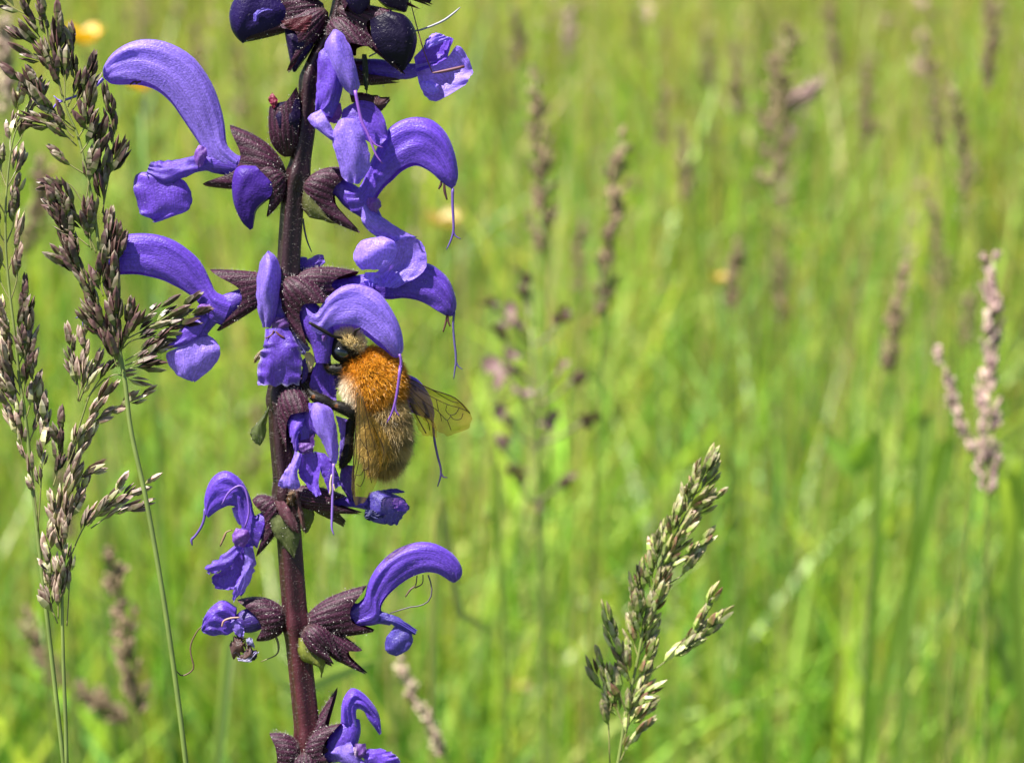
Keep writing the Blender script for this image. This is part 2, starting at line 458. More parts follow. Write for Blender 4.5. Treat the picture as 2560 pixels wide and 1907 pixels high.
HAIRN = 0.75
def flower(tube=None, hoods=(), petals=(), calyces=(), styles=(), stamens=(), name='flower', tcol=VIO, hair=420):
    """tube mesh is the part; hood, petals, calyx, style and stamens are its pieces"""
    mb = MB()
    path, rad = tube
    mb.tube(path, rad, tcol, n=14, m=18, flat=0.7, cap=False)
    f = mk(mb, name, M_petal)
    pg = list(mb.grids); cg = []
    for h in hoods:
        outer, inner, thick = h[0], h[1], h[2]
        o = dict(S=(0, 0, 1), col=VIO, edge=None, wr=2.4, m=34); o.update(h[3] if len(h) > 3 else {})
        G = hood_grid(outer, inner, thick, o['S'], wr=o['wr'], m=o['m'])
        b = MB(); b.grid(G, shade_col(o['col'], *G.shape[:2], edge=o['edge'], edge_w=.06))
        mk(b, o.get('name', 'hood'), o.get('mat', M_petal), f); pg.append(G)
    for p in petals:
        o = dict(bulge=15, ruffle=3, col=VIO, edge=None, N=(0, 0, 1), jag=1.2, edge_w=.1, tip=None); o.update(p[2] if len(p) > 2 else {})
        G = petal_grid(p[0], p[1], o['bulge'], o['ruffle'] * 1.45, N=o['N'], jag=o['jag'] * 1.2)
        b = MB(); b.grid(G, shade_col(o['col'], *G.shape[:2], edge=o['edge'], edge_w=o['edge_w'], tip=o['tip']))
        mk(b, o.get('name', 'lip'), o.get('mat', M_petal), f)
        if not o.get('bald'): pg.append(G)
    for c in calyces:
        G, C = calyx_grid(c[0][0], c[0][1], c[0][2], **(c[1] if len(c) > 1 else {}))
        b = MB(); b.grid(G, C); mk(b, 'calyx', M_calyx, f); cg.append(G)
    for s in styles:
        b = MB()
        for i, (pa, rd) in enumerate(s[0]): b.tube(pa, rd, s[1], n=7, m=18 if i == 0 else 8)
        mk(b, 'style', M_style, f)
    for s in stamens:
        b = MB()
        for pa, rd in s[0]: b.tube(pa, rd, s[1], n=6, m=10)
        mk(b, 'stamen', M_style, f)
    hb = MB()
    if cg:
        h1 = hairs_on(cg, int(2.2 * hair * HAIRN * len(cg)), 10, 0.3, (0.24, 0.2, 0.21), 1.3)
        hb.V += h1.V; hb.C += h1.C; hb.S += h1.S; hb.F += h1.F; hb.n = h1.n
    if pg:
        h2 = hairs_on(pg, 220, 6, 0.35, (0.4, 0.36, 0.6), 0.6)
        for (fc, mt) in h2.F: hb.F.append((fc + hb.n, mt))
        hb.V += h2.V; hb.C += h2.C; hb.S += h2.S; hb.n += h2.n
    mk(hb, 'hair', M_hair, f, 'stuff')
    return f

def bud(outer, inner, thick, calyces=(), col=NAVY, S=(0, 0, 1), extra=(), hair=420):
    G = hood_grid(outer, inner, thick, S, wr=1.0)
    # close the inner seam so that the bud is a full body
    b = MB(); b.grid(G, shade_col(col, *G.shape[:2], amp=.2))
    seam = np.stack([G[:, 0], G[:, -1]], 1); b.grid(seam, np.asarray(col), keep=False)
    f = mk(b, 'bud', M_bud)
    cg = []
    for c in calyces:
        Gc, C = calyx_grid(c[0][0], c[0][1], c[0][2], **(c[1] if len(c) > 1 else {}))
        bb = MB(); bb.grid(Gc, C); mk(bb, 'calyx', M_calyx, f); cg.append(Gc)
    for p in extra:
        o = dict(bulge=8, ruffle=2, col=(0.1, 0.01, 0.02)); o.update(p[2] if len(p) > 2 else {})
        Gp = petal_grid(p[0], p[1], o['bulge'], o['ruffle'])
        bb = MB(); bb.grid(Gp, shade_col(o['col'], *Gp.shape[:2])); mk(bb, 'calyx_lip', M_calyx, f)
    h = hairs_on(cg, int(1.2 * hair * len(cg)), 9, 0.3, (0.24, 0.2, 0.22), 1.3)
    h_ = hairs_on([G], 110, 8, 0.3, (0.2, 0.17, 0.22), 1.1)
    for (fc, mt) in h_.F: h.F.append((fc + h.n, mt))
    h.V += h_.V; h.C += h_.C; h.S += h_.S; h.n += h_.n
    mk(h, 'hair', M_hair, f, 'stuff')
    return f

EDGE = np.array([0.02, 0.02, 0.16])
STY = np.array([0.11, 0.06, 0.28])
BRN = np.array([0.06, 0.018, 0.025])

# --- wide open flower, upper tier, facing the grass
flower(tube=(c1([(1300, 1215), (1180, 1200), (1060, 1180), (930, 1160), (840, 1150), (740, 1185), (640, 1215)]), [12, 18, 26, 28, 24, 17, 9]),
       hoods=[(c1([(1090, 1130), (995, 1040), (975, 900), (945, 760), (880, 590), (760, 420), (600, 320), (440, 285), (300, 310), (180, 385), (112, 480), (108, 545)]),
               c1([(1010, 1260), (880, 1180), (800, 1030), (735, 930), (675, 840), (590, 720), (490, 635), (380, 592), (290, 585), (215, 588), (160, 586), (118, 560)]),
               [18, 24, 22, 26, 30, 32, 32, 32, 30, 26, 18, 5], dict(S=(.05, -.22, .97), col=LIL * .85))],
       petals=[(c1([(790, 1105), (650, 1140), (540, 1148), (450, 1160)], 12), c1([(790, 1225), (680, 1275), (550, 1325), (420, 1250)], 14), dict(bulge=20, ruffle=6, edge=EDGE, col=VIO)),
               (c1([(480, 1235), (370, 1230), (325, 1300), (350, 1440), (375, 1525), (455, 1560)], 2), c1([(640, 1265), (700, 1300), (740, 1390), (735, 1460), (690, 1512), (470, 1590)], 2), dict(bulge=22, ruffle=4, col=VIO * 1.1, edge=BLU * .6, edge_w=.05)),
               (c1([(800, 1120), (650, 1130), (520, 1140), (440, 1150)], -22), c1([(770, 1210), (650, 1240), (540, 1260), (430, 1190)], -24), dict(bulge=-12, ruffle=6, edge=EDGE, col=BLU)),
               (c1([(800, 1040), (772, 1090), (770, 1150), (800, 1200)], 30), c1([(850, 1060), (860, 1100), (845, 1150), (820, 1195)], 30), dict(bulge=8, col=PNK, ruffle=0))],
       calyces=[((c1([(1400, 1225)])[0], c1([(1015, 895)])[0], c1([(812, 1335)])[0]), dict(W=40, bulge=22, notch=.36))],
       styles=[([(np.array([(258, 197, 0), (240, 215, 2), (223, 227, 4), (190, 242, 6), (157, 254, 8), (140, 264, 8), (131, 282, 8)]), [4.2, 4.2, 3.8, 3.2, 3, 2.4, 1.2]), (np.array([(157, 254, 8), (145, 250, 8), (136, 241, 8)]), [2.6, 2, 1])], LIL)],
       stamens=[([(c1([(350, 585), (325, 590), (303, 607)], 8), [2.5, 2.5, 2]), (c1([(380, 585), (352, 592), (350, 603)], 8), [2.5, 2.5, 2])], BRN)])

# --- drooping half-open bud under it
bud(c1([(1200, 1185), (1075, 1195), (1035, 1300), (1045, 1450), (1100, 1580), (1160, 1642)], 25), c1([(1330, 1320), (1315, 1400), (1265, 1440), (1205, 1500), (1190, 1570), (1182, 1630)], 25),
    [26, 34, 34, 30, 20, 4], [((c1([(1400, 1245)], 8)[0], c1([(1190, 1190)], 20)[0], c1([(1285, 1560)], 20)[0]), dict(W=34, bulge=16))], col=(0.034, 0.012, 0.15))

# --- dark buds of the crown
bud(c2([(340, -60), (180, -30), (112, 90), (120, 220), (160, 300), (212, 352)]), c2([(600, 40), (580, 120), (540, 200), (440, 260), (320, 310), (225, 350)]),
    [32, 44, 44, 38, 24, 5], [((c2([(880, 60)])[0], c2([(430, -50)])[0], c2([(235, 352)])[0]), dict(W=47, bulge=14, notch=.45))], col=(0.009, 0.004, 0.04),
    extra=[(c2([(320, 200), (330, 130), (400, 95), (480, 105)], 48), c2([(350, 200), (370, 150), (420, 120), (480, 115)], 50), dict(col=(0.06, 0.04, 0.26), bulge=3))])
bud(c2([(560, 230), (570, 320), (590, 420), (610, 520), (630, 590)], 8), c2([(820, 300), (790, 380), (740, 460), (690, 530), (650, 592)], 8), [20, 30, 28, 20, 5],
    [((c2([(900, 90)], 10)[0], c2([(505, 225)], 12)[0], c2([(590, 612)], 12)[0]), dict(W=40, bulge=14, notch=.35))], col=(0.010, 0.004, 0.03),
    extra=[(c2([(545, 200), (600, 260), (690, 290)], 56), c2([(800, 150), (790, 220), (750, 290)], 58), dict(bulge=4, col=(0.05, 0.004, 0.010)))])
bud(c2([(480, 860), (470, 980), (500, 1080), (545, 1180)], 14), c2([(690, 820), (695, 980), (665, 1090), (600, 1190)], 14), [26, 36, 30, 10],
    [((c2([(590, 1280)], 2)[0], c2([(660, 720)], 14)[0], c2([(435, 880)], 16)[0]), dict(W=36, bulge=20, notch=.12))], col=(0.007, 0.003, 0.02),
    extra=[(c2([(470, 770), (440, 830), (480, 900)], 40), c2([(520, 830), (510, 870), (490, 905)], 44), dict(col=(0.13, 0.008, 0.03), bulge=3))])
bud(cu([(900, 200), (1080, 260), (1200, 420), (1235, 600), (1180, 820), (1060, 1000)], 45), cu([(600, 330), (620, 540), (680, 690), (780, 820), (880, 930), (1010, 1010)], 45),
    [32, 42, 46, 42, 28, 6], [((cu([(150, 150)], 25)[0], cu([(880, 180)], 45)[0], cu([(1070, 1095)], 45)[0]), dict(W=46, bulge=8, notch=.5))], col=(0.004, 0.002, 0.013))
bud(cu([(700, -350), (950, -250), (1100, -100), (1120, 60), (1090, 190)], 35), cu([(600, -100), (700, 30), (820, 130), (950, 170), (1050, 200)], 35), [25, 36, 36, 26, 6],
    [((cu([(300, -350)], 20)[0], cu([(1120, -60)], 35)[0], cu([(1275, 165)], 35)[0]), dict(W=38, bulge=12))], col=(0.016, 0.008, 0.03))
bud(cu([(380, -400), (250, -200), (230, 0), (300, 160), (420, 250)], 55), cu([(560, -300), (600, -150), (600, 0), (570, 140), (480, 250)], 55), [25, 34, 34, 24, 6],
    [((cu([(330, -560)], 20)[0], cu([(250, 200)], 60)[0], cu([(600, 240)], 55)[0]), dict(W=32, bulge=18))], col=(0.012, 0.006, 0.035))
bud(cu([(1100, -330), (1300, -260), (1400, -120), (1420, 0)], -20), cu([(1000, -200), (1150, -80), (1280, 0), (1390, 20)], -20), [20, 30, 24, 5],
    [((cu([(420, -480)], -5)[0], cu([(1340, -120)], -20)[0], cu([(1440, 75)], -20)[0]), dict(W=32, bulge=12))], col=(0.016, 0.008, 0.03))
bud(cu([(-250, -420), (-420, -300), (-480, -120), (-420, 20)], 15), cu([(-60, -330), (-120, -160), (-260, -40), (-400, 30)], 15), [18, 28, 24, 5],
    [((cu([(170, -330)], 5)[0], cu([(-300, -380)], 15)[0], cu([(-340, 60)], 15)[0]), dict(W=30, bulge=12))], col=(0.02, 0.01, 0.05))
for x_, y_, s_ in ((900, -210, 1), (885, -230, -1), (908, -300, 1), (905, -310, -1)):     # young buds above the frame
    P0 = np.array([x_, y_, 5.0 * s_])
    bud(P0 + np.array([(10 * s_, -40, 0), (40 * s_, -45, 0), (62 * s_, -20, 0), (60 * s_, 10, 0)]), P0 + np.array([(10 * s_, 0, 0), (28 * s_, 4, 0), (40 * s_, 10, 0), (56 * s_, 14, 0)]),
        [8, 16, 14, 4], [((P0, P0 + (50 * s_, -45, 0), P0 + (60 * s_, 15, 0)), dict(W=18, bulge=8, base_r=6))], hair=160)

# --- open flower behind the crown: pale broad lip turned to the light
flower(tube=(cu([(-150, 1010), (200, 960), (600, 930), (900, 960), (1100, 970), (1230, 950)], -18), [12, 18, 24, 22, 20, 16]),
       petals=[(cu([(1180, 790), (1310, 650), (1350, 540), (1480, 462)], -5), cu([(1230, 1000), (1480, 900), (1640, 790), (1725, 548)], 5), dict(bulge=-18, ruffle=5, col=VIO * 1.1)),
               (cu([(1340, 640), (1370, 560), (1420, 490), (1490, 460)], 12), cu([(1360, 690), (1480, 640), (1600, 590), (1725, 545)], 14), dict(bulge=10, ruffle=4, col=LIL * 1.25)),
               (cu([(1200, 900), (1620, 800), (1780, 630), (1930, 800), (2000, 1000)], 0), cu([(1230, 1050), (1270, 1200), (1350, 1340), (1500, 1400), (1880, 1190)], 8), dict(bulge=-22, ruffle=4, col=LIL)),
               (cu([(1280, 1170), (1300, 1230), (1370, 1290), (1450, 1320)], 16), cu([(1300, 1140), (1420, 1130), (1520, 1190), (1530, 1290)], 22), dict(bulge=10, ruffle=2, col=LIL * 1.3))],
       calyces=[((cu([(-190, 1010)], -10)[0], cu([(560, 820)], -14)[0], cu([(1015, 1125)], -8)[0]), dict(W=38, bulge=14, notch=.35))],
       styles=[([(cu([(560, 780), (900, 600), (1150, 440), (1280, 410), (1560, 300), (1720, 190), (1820, 100)], -5), [2, 2, 2, 2.4, 3, 2.8, 1.2])], (0.26, 0.25, 0.3))],
       stamens=[([(cu([(1140, 50), (1240, 430), (1330, 740), (1440, 1020)], 30), [1.2, 1.4, 1.5, 1.6]), (cu([(1440, 1030), (1520, 1020), (1700, 985), (1880, 940)], 32), [1.5, 3.2, 4.4, 3.4])], (0.14, 0.05, 0.07))])

# --- flower seen from in front, upper tier
flower(tube=(np.array([(800, 150, 20), (835, 190, 45), (830, 250, 62), (820, 300, 70)]), [10, 24, 26, 16]),
       petals=[(c2([(970, 290), (905, 400), (930, 520), (985, 640), (1060, 750), (1120, 810)], 78), c2([(1000, 278), (1060, 320), (1120, 440), (1165, 600), (1185, 730), (1150, 812)], 78), dict(bulge=32, ruffle=2, col=LIL, name='hood')),
               (c2([(900, 420), (852, 480), (842, 650), (832, 800), (825, 930)], 66), c2([(980, 440), (1010, 600), (1025, 720), (970, 860), (905, 930)], 78), dict(bulge=16, ruffle=3, col=VIO, name='hood')),
               (c2([(900, 880), (890, 950), (930, 1020)], 58), c2([(1030, 860), (1040, 950), (1000, 1030)], 58), dict(bulge=-12, ruffle=1, col=PNK, name='throat')),
               (c2([(905, 920), (905, 960), (925, 1000)], 66), c2([(925, 915), (930, 960), (935, 1000)], 66), dict(bulge=3, ruffle=0, col=PNK * 1.6, name='throat')),
               (c3([(600, 220), (490, 290), (520, 360), (620, 440), (700, 500)], 72), c3([(655, 300), (700, 380), (722, 450), (718, 490), (708, 502)], 84), dict(bulge=14, ruffle=4, col=LIL)),
               (c3([(790, 210), (860, 165), (960, 130), (1080, 170), (1160, 290), (1190, 430)], 40), c3([(780, 300), (850, 370), (930, 440), (1030, 510), (1120, 545), (1180, 490)], 62), dict(bulge=12, ruffle=3, col=VIO)),
               (c3([(760, 330), (700, 460), (720, 560), (760, 700), (790, 820), (860, 880)], 84), c3([(830, 300), (930, 330), (1000, 480), (1036, 620), (1040, 740), (950, 892)], 88), dict(bulge=26, ruffle=5, col=LIL)),
               (cu([(300, 1270), (560, 1305), (760, 1350), (850, 1345)], 18), cu([(330, 1420), (560, 1490), (720, 1560), (862, 1400)], 24), dict(bulge=18, ruffle=1, col=(.03, .012, .014), mat=M_calyx, name='calyx_lip')),
               (cu([(480, 780), (485, 1000), (500, 1180), (548, 1320)], 40), cu([(545, 780), (570, 1000), (568, 1180), (552, 1320)], 40), dict(bulge=5, ruffle=1, col=(.025, .03, .012), mat=M_bract, name='bract'))],
       calyces=[((cu([(60, 300)], 15)[0], cu([(610, 700)], 66)[0], cu([(330, 800)], 40)[0]), dict(W=40, bulge=22, notch=.2, S=(.7, -.5, .6)))],
       styles=[([(c3([(915, 70), (940, 200), (975, 350), (1020, 440), (1060, 540), (1100, 640), (1157, 716)], 108), [4.4, 4.2, 4, 3.6, 3, 2.4, 1.2]), (c3([(1040, 480), (1090, 545), (1162, 575)], 108), [2.8, 2.2, 1])], PNK * 1.25)])

# --- flower arching away from the stem, second tier
flower(tube=(c3([(600, 850), (760, 900), (860, 980), (960, 1050), (1040, 1140), (1120, 1230)]), [14, 24, 30, 30, 22, 12]),
       hoods=[(c3([(790, 880), (930, 900), (1020, 700), (1100, 520), (1190, 375), (1310, 295), (1450, 265), (1590, 295), (1710, 410), (1785, 590), (1815, 770), (1795, 870)], 4),
               c3([(860, 1120), (1000, 1090), (1095, 950), (1150, 880), (1220, 815), (1300, 740), (1390, 695), (1460, 692), (1560, 745), (1640, 820), (1700, 870), (1755, 905)], 4),
               [20, 26, 26, 28, 30, 30, 30, 30, 26, 22, 14, 4], dict(S=(-.12, -.12, .98), col=VIO * 1.1))],
       petals=[(c3([(960, 1040), (950, 1180), (1000, 1275), (1060, 1320), (1150, 1400)], 22), c3([(1060, 1110), (1180, 1190), (1300, 1270), (1420, 1330), (1465, 1340)], 8), dict(bulge=14, ruffle=5, col=LIL, edge=EDGE, edge_w=.05)),
               (c3([(1130, 1340), (960, 1380), (890, 1480), (900, 1580), (960, 1640)], 42), c3([(1170, 1350), (1250, 1390), (1275, 1480), (1220, 1590), (1130, 1640)], 52), dict(bulge=32, ruffle=3, col=LIL * 1.15)),
               (c5([(1330, 115), (1290, 260), (1190, 410), (1100, 480), (1160, 560)], 20), c5([(1450, 108), (1560, 165), (1605, 300), (1570, 440), (1330, 582)], 14), dict(bulge=-14, ruffle=3, col=LIL * .95)),
               (c5([(1060, 440), (1040, 500), (1070, 560)], 34), c5([(1195, 440), (1180, 510), (1150, 570)], 36), dict(bulge=8, ruffle=5, col=LIL * 1.1)),
               (c3([(1010, 990), (1000, 1050), (1030, 1110)], 26), c3([(1110, 1000), (1130, 1060), (1090, 1125)], 26), dict(bulge=14, ruffle=1, col=PNK, name='throat')),
               (c3([(1010, 1000), (1005, 1040), (1015, 1075)], 36), c3([(1025, 1000), (1028, 1040), (1022, 1075)], 36), dict(bulge=2, ruffle=0, col=PNK * 1.5, name='throat'))],
       calyces=[((c3([(420, 870)])[0], c3([(860, 740)], 6)[0], c3([(935, 1325)], 6)[0]), dict(W=42, bulge=22, notch=.42))],
       styles=[([(c3([(1765, 900), (1765, 1050), (1772, 1180), (1772, 1290), (1745, 1380), (1710, 1452)], 4), [4, 3.6, 3.2, 3, 2.4, 1.2]), (c3([(1772, 1285), (1790, 1330), (1840, 1357)], 4), [2.8, 2, 1])], STY)],
       stamens=[([(c3([(1665, 840), (1660, 875), (1640, 912)], 10), [2.5, 3.2, 2]), (c3([(1690, 860), (1695, 930), (1716, 1008)], 10), [2.5, 3.6, 2])], BRN)])
b_ = MB(); b_.grid(petal_grid(c3([(430, 930), (415, 1060), (480, 1160), (580, 1190), (725, 1226)], 18), c3([(520, 830), (570, 950), (622, 1030), (638, 1130), (722, 1222)], 20), 14, 2), shade_col((0.10, 0.105, 0.03), 24, 15, edge=(.05, .015, .02), edge_w=.12))
br = mk(b_, 'bract', M_bract); mk(hairs_on(b_.grids, 110, 10, .35, (.3, .28, .22), 0), 'hair', M_hair, br, 'stuff')

# --- flower reaching into the grass panicle, middle tier
flower(tube=(c4([(1640, 680), (1500, 740), (1380, 810), (1280, 870), (1190, 930), (1130, 1030), (1090, 1110)]), [12, 18, 26, 30, 25, 18, 12]),
       hoods=[(c4([(1400, 770), (1250, 730), (1190, 620), (1130, 500), (1050, 400), (900, 290), (750, 235), (600, 220), (450, 235), (330, 290), (240, 400), (215, 470)]),
               c4([(1300, 1010), (1180, 950), (1070, 790), (950, 700), (870, 655), (780, 612), (680, 585), (560, 562), (460, 560), (370, 562), (290, 558), (225, 535)]),
               [20, 26, 22, 26, 28, 30, 30, 30, 28, 24, 18, 6], dict(S=(.05, -.15, .98), col=VIO * 1.05))],
       petals=[(c4([(1120, 850), (1090, 960), (1060, 1060), (1050, 1140)], 6), c4([(1215, 865), (1198, 1000), (1172, 1090), (1150, 1140)], 12), dict(bulge=14, ruffle=2, col=VIO)),
               (c4([(1110, 900), (1000, 980), (910, 1080), (900, 1130), (808, 1180)], 18), c4([(1190, 960), (1110, 1090), (1040, 1150), (950, 1192), (830, 1218)], 26), dict(bulge=16, ruffle=5, col=VIO * 1.1, edge=EDGE, edge_w=.06)),
               (c4([(1060, 1120), (900, 1205), (820, 1250), (830, 1330), (900, 1430), (1000, 1480)], 8), c4([(1160, 1085), (1240, 1140), (1282, 1230), (1240, 1340), (1150, 1430), (1060, 1497)], 8), dict(bulge=24, ruffle=3, col=LIL * .95)),
               (c4([(1110, 830), (1090, 860), (1110, 900)], 30), c4([(1200, 830), (1205, 860), (1170, 905)], 30), dict(bulge=10, ruffle=1, col=PNK * 1.2, name='throat'))],
       calyces=[((c4([(1800, 640)])[0], c4([(1192, 530)])[0], c4([(1252, 1082)])[0]), dict(W=36, bulge=8, notch=.42))],
       styles=[([(c4([(222, 520), (205, 590), (190, 650), (150, 790), (110, 890), (92, 960), (90, 1027)], -6), [3.6, 3.4, 3.2, 3, 2.6, 2.2, 1.1]), (c4([(110, 890), (75, 930), (28, 945)], -6), [2.6, 2, 1])], STY)])

# --- flower facing out in front of the stem, left side
flower(tube=(c5([(370, 520), (330, 640), (310, 780), (300, 900)], 22), [12, 22, 28, 22]),
       petals=[(c5([(195, 250), (130, 340), (95, 500), (92, 650), (110, 800), (150, 930)], 42), c5([(205, 250), (270, 310), (312, 450), (302, 620), (272, 800), (215, 935)], 42), dict(bulge=42, ruffle=1.5, col=LIL * .85, name='hood')),
               (c5([(290, 460), (282, 640), (262, 800), (240, 900)], 40), c5([(320, 540), (382, 690), (405, 790), (395, 900)], 26), dict(bulge=10, ruffle=2, col=VIO * .9, name='hood')),
               (c5([(270, 840), (235, 900), (228, 985)], 50), c5([(375, 845), (388, 900), (372, 965)], 42), dict(bulge=12, ruffle=1, col=PNK * .8, name='throat')),
               (c5([(170, 945), (165, 1050), (150, 1120), (120, 1200), (102, 1330), (110, 1450)], 48), c5([(380, 935), (440, 1040), (480, 1120), (500, 1230), (492, 1350), (472, 1445)], 44), dict(bulge=26, ruffle=6, jag=2.2, col=VIO * .95, edge=(.34, .3, .4), edge_w=.05)),
               (c5([(390, 930), (450, 1080), (500, 1180)], 24), c5([(425, 950), (525, 1050), (565, 1125)], 18), dict(bulge=6, ruffle=4, col=(.16, .14, .36))),
               (c5([(490, 1230), (500, 1330), (490, 1430)], 34), c5([(520, 1200), (548, 1330), (510, 1440)], 20), dict(bulge=6, ruffle=4, col=DVI)),
               (c5([(500, 1150), (530, 1250), (545, 1330)], 8), c5([(560, 1150), (605, 1220), (565, 1330)], 6), dict(bulge=5, ruffle=2, col=(.5, .36, .25), mat=M_bract, name='withered_lip')),
               (c5([(130, 1130), (80, 1180), (60, 1240)], 26), c5([(150, 1160), (120, 1210), (70, 1250)], 26), dict(bulge=4, ruffle=4, col=(.35, .25, .17), mat=M_bract, name='withered_lip'))],
       calyces=[((c5([(385, 500)], 6)[0], c5([(190, 330)], 28)[0], c5([(410, 900)], 26)[0]), dict(W=24, bulge=10, notch=.4))],
       stamens=[([(c5([(255, 960), (235, 1000), (180, 1032)], 62), [2, 2.2, 1.6]), (c5([(270, 970), (300, 1000), (348, 1027)], 60), [2, 3, 2.2])], (0.10, 0.035, 0.03))])

# --- the flower the bee is working
flower(tube=(c5([(470, 640), (540, 770), (610, 890), (665, 1000), (680, 1120), (670, 1250)], 32), [14, 28, 36, 34, 26, 16]),
       hoods=[(c5([(540, 760), (630, 830), (690, 740), (760, 660), (850, 590), (960, 558), (1080, 575), (1200, 640), (1310, 790), (1385, 960), (1402, 1100), (1375, 1180)], 52),
               c5([(600, 980), (690, 1020), (750, 970), (800, 945), (870, 935), (950, 940), (1010, 950), (1090, 1000), (1160, 1060), (1230, 1110), (1290, 1170), (1338, 1197)], 52),
               [22, 26, 26, 30, 32, 34, 34, 34, 32, 28, 18, 5], dict(S=(-.12, -.42, .9), col=LIL * .92))],
       petals=[(c5([(560, 900), (600, 1080), (622, 1200), (580, 1330), (555, 1470), (575, 1560)], 10), c5([(740, 1000), (745, 1150), (745, 1250), (770, 1350), (790, 1480), (800, 1600)], 2), dict(bulge=-12, ruffle=4, col=VIO)),
               (c5([(690, 960), (675, 1010), (690, 1060)], 62), c5([(720, 970), (722, 1020), (710, 1060)], 60), dict(bulge=5, ruffle=0, col=PNK * 1.2, name='throat'))],
       calyces=[((c5([(330, 500)], 18)[0], c5([(730, 700)], 62)[0], c5([(572, 1130)], 40)[0]), dict(W=40, bulge=24, notch=.38, S=(.5, -.45, .75)))],
       styles=[([(np.vstack([c5([(1372, 1170), (1388, 1230), (1380, 1340)], 76), c6([(1372, 60), (1358, 200), (1338, 330), (1318, 420), (1290, 505), (1248, 582)], 104)]), [3.4, 3.6, 3.8, 3.8, 3.8, 3.6, 3.4, 2.8, 1.4]), (c6([(1325, 400), (1332, 470), (1365, 522)], 104), [3, 2.4, 1.2])], (0.15, 0.06, 0.32))])

# --- flower arching out over the meadow beyond the bee
flower(tube=(c5([(600, 560), (850, 565), (1000, 560), (1120, 545)], -22), [12, 22, 30, 28]),
       hoods=[(c5([(1060, 470), (1250, 400), (1420, 345), (1600, 345), (1720, 410), (1810, 510), (1865, 670), (1865, 760), (1835, 822)], -26),
               c5([(1120, 640), (1250, 668), (1380, 655), (1500, 672), (1600, 715), (1680, 765), (1740, 800), (1770, 818), (1800, 825)], -26),
               [14, 22, 28, 30, 28, 26, 22, 14, 5], dict(S=(-.1, -.1, .98), col=VIO * .85))],
       calyces=[((c5([(400, 520)])[0], c5([(988, 430)], -10)[0], c5([(800, 640)], 4)[0]), dict(W=40, bulge=20, notch=.22))],
       styles=[([(c5([(1850, 790), (1840, 900), (1850, 1050), (1862, 1150), (1865, 1240), (1855, 1310), (1845, 1392)], -24), [3.2, 3, 3, 3, 2.8, 2.2, 1.1]), (c5([(1863, 1225), (1885, 1275), (1925, 1306)], -24), [2.4, 1.9, .9])], (.09, .07, .2))],
       stamens=[([(c5([(1785, 815), (1775, 880), (1750, 968)], -18), [2.4, 2.6, 2]), (c5([(1795, 815), (1795, 870), (1815, 918)], -18), [2, 2.4, 2])], (.09, .03, .03))])

# --- flower behind the stem
flower(tube=(c5([(380, 470), (420, 400), (470, 360), (530, 340)], -36), [10, 18, 20, 14]),
       petals=[(c5([(455, 290), (520, 310), (610, 268), (668, 272)], -40), c5([(450, 430), (520, 410), (620, 390), (685, 345)], -30), dict(bulge=16, ruffle=3, col=VIO * 1.1, name='hood'))],
       calyces=[((c5([(360, 520)], -10)[0], c5([(440, 300)], -40)[0], c5([(520, 430)], -36)[0]), dict(W=22, bulge=10))],
       styles=[([(c5([(478, -60), (490, 30), (515, 140), (556, 242)], -50), [2.4, 2.4, 2.2, 1.2])], (.09, .08, .16))], hair=150)

# --- flower hidden behind the bee's wing
flower(tube=(c6([(300, 260, 10), (500, 180), (700, 150), (900, 150)], -50), [10, 22, 30, 30]),
       hoods=[(c6([(820, 20), (1150, 40), (1400, 130), (1520, 190), (1620, 330), (1665, 480), (1662, 560)], -62), c6([(850, 250), (1100, 300), (1300, 400), (1400, 460), (1500, 510), (1580, 540), (1645, 565)], -62),
               [16, 26, 28, 28, 26, 18, 6], dict(S=(-.1, -.2, .97), col=VIO * .9))],
       calyces=[((c6([(240, 270)], -10)[0], c6([(700, 40)], -50)[0], c6([(760, 300)], -50)[0]), dict(W=36, bulge=14))],
       styles=[([(c6([(1650, 540), (1660, 640), (1672, 760), (1700, 900), (1730, 1020), (1728, 1100), (1700, 1192)], -30), [3.2, 3.2, 3.2, 3, 2.8, 2.4, 1.3]), (c6([(1732, 1060), (1755, 1100), (1795, 1106)], -30), [2.4, 2, 1])], STY * .8)], hair=150)

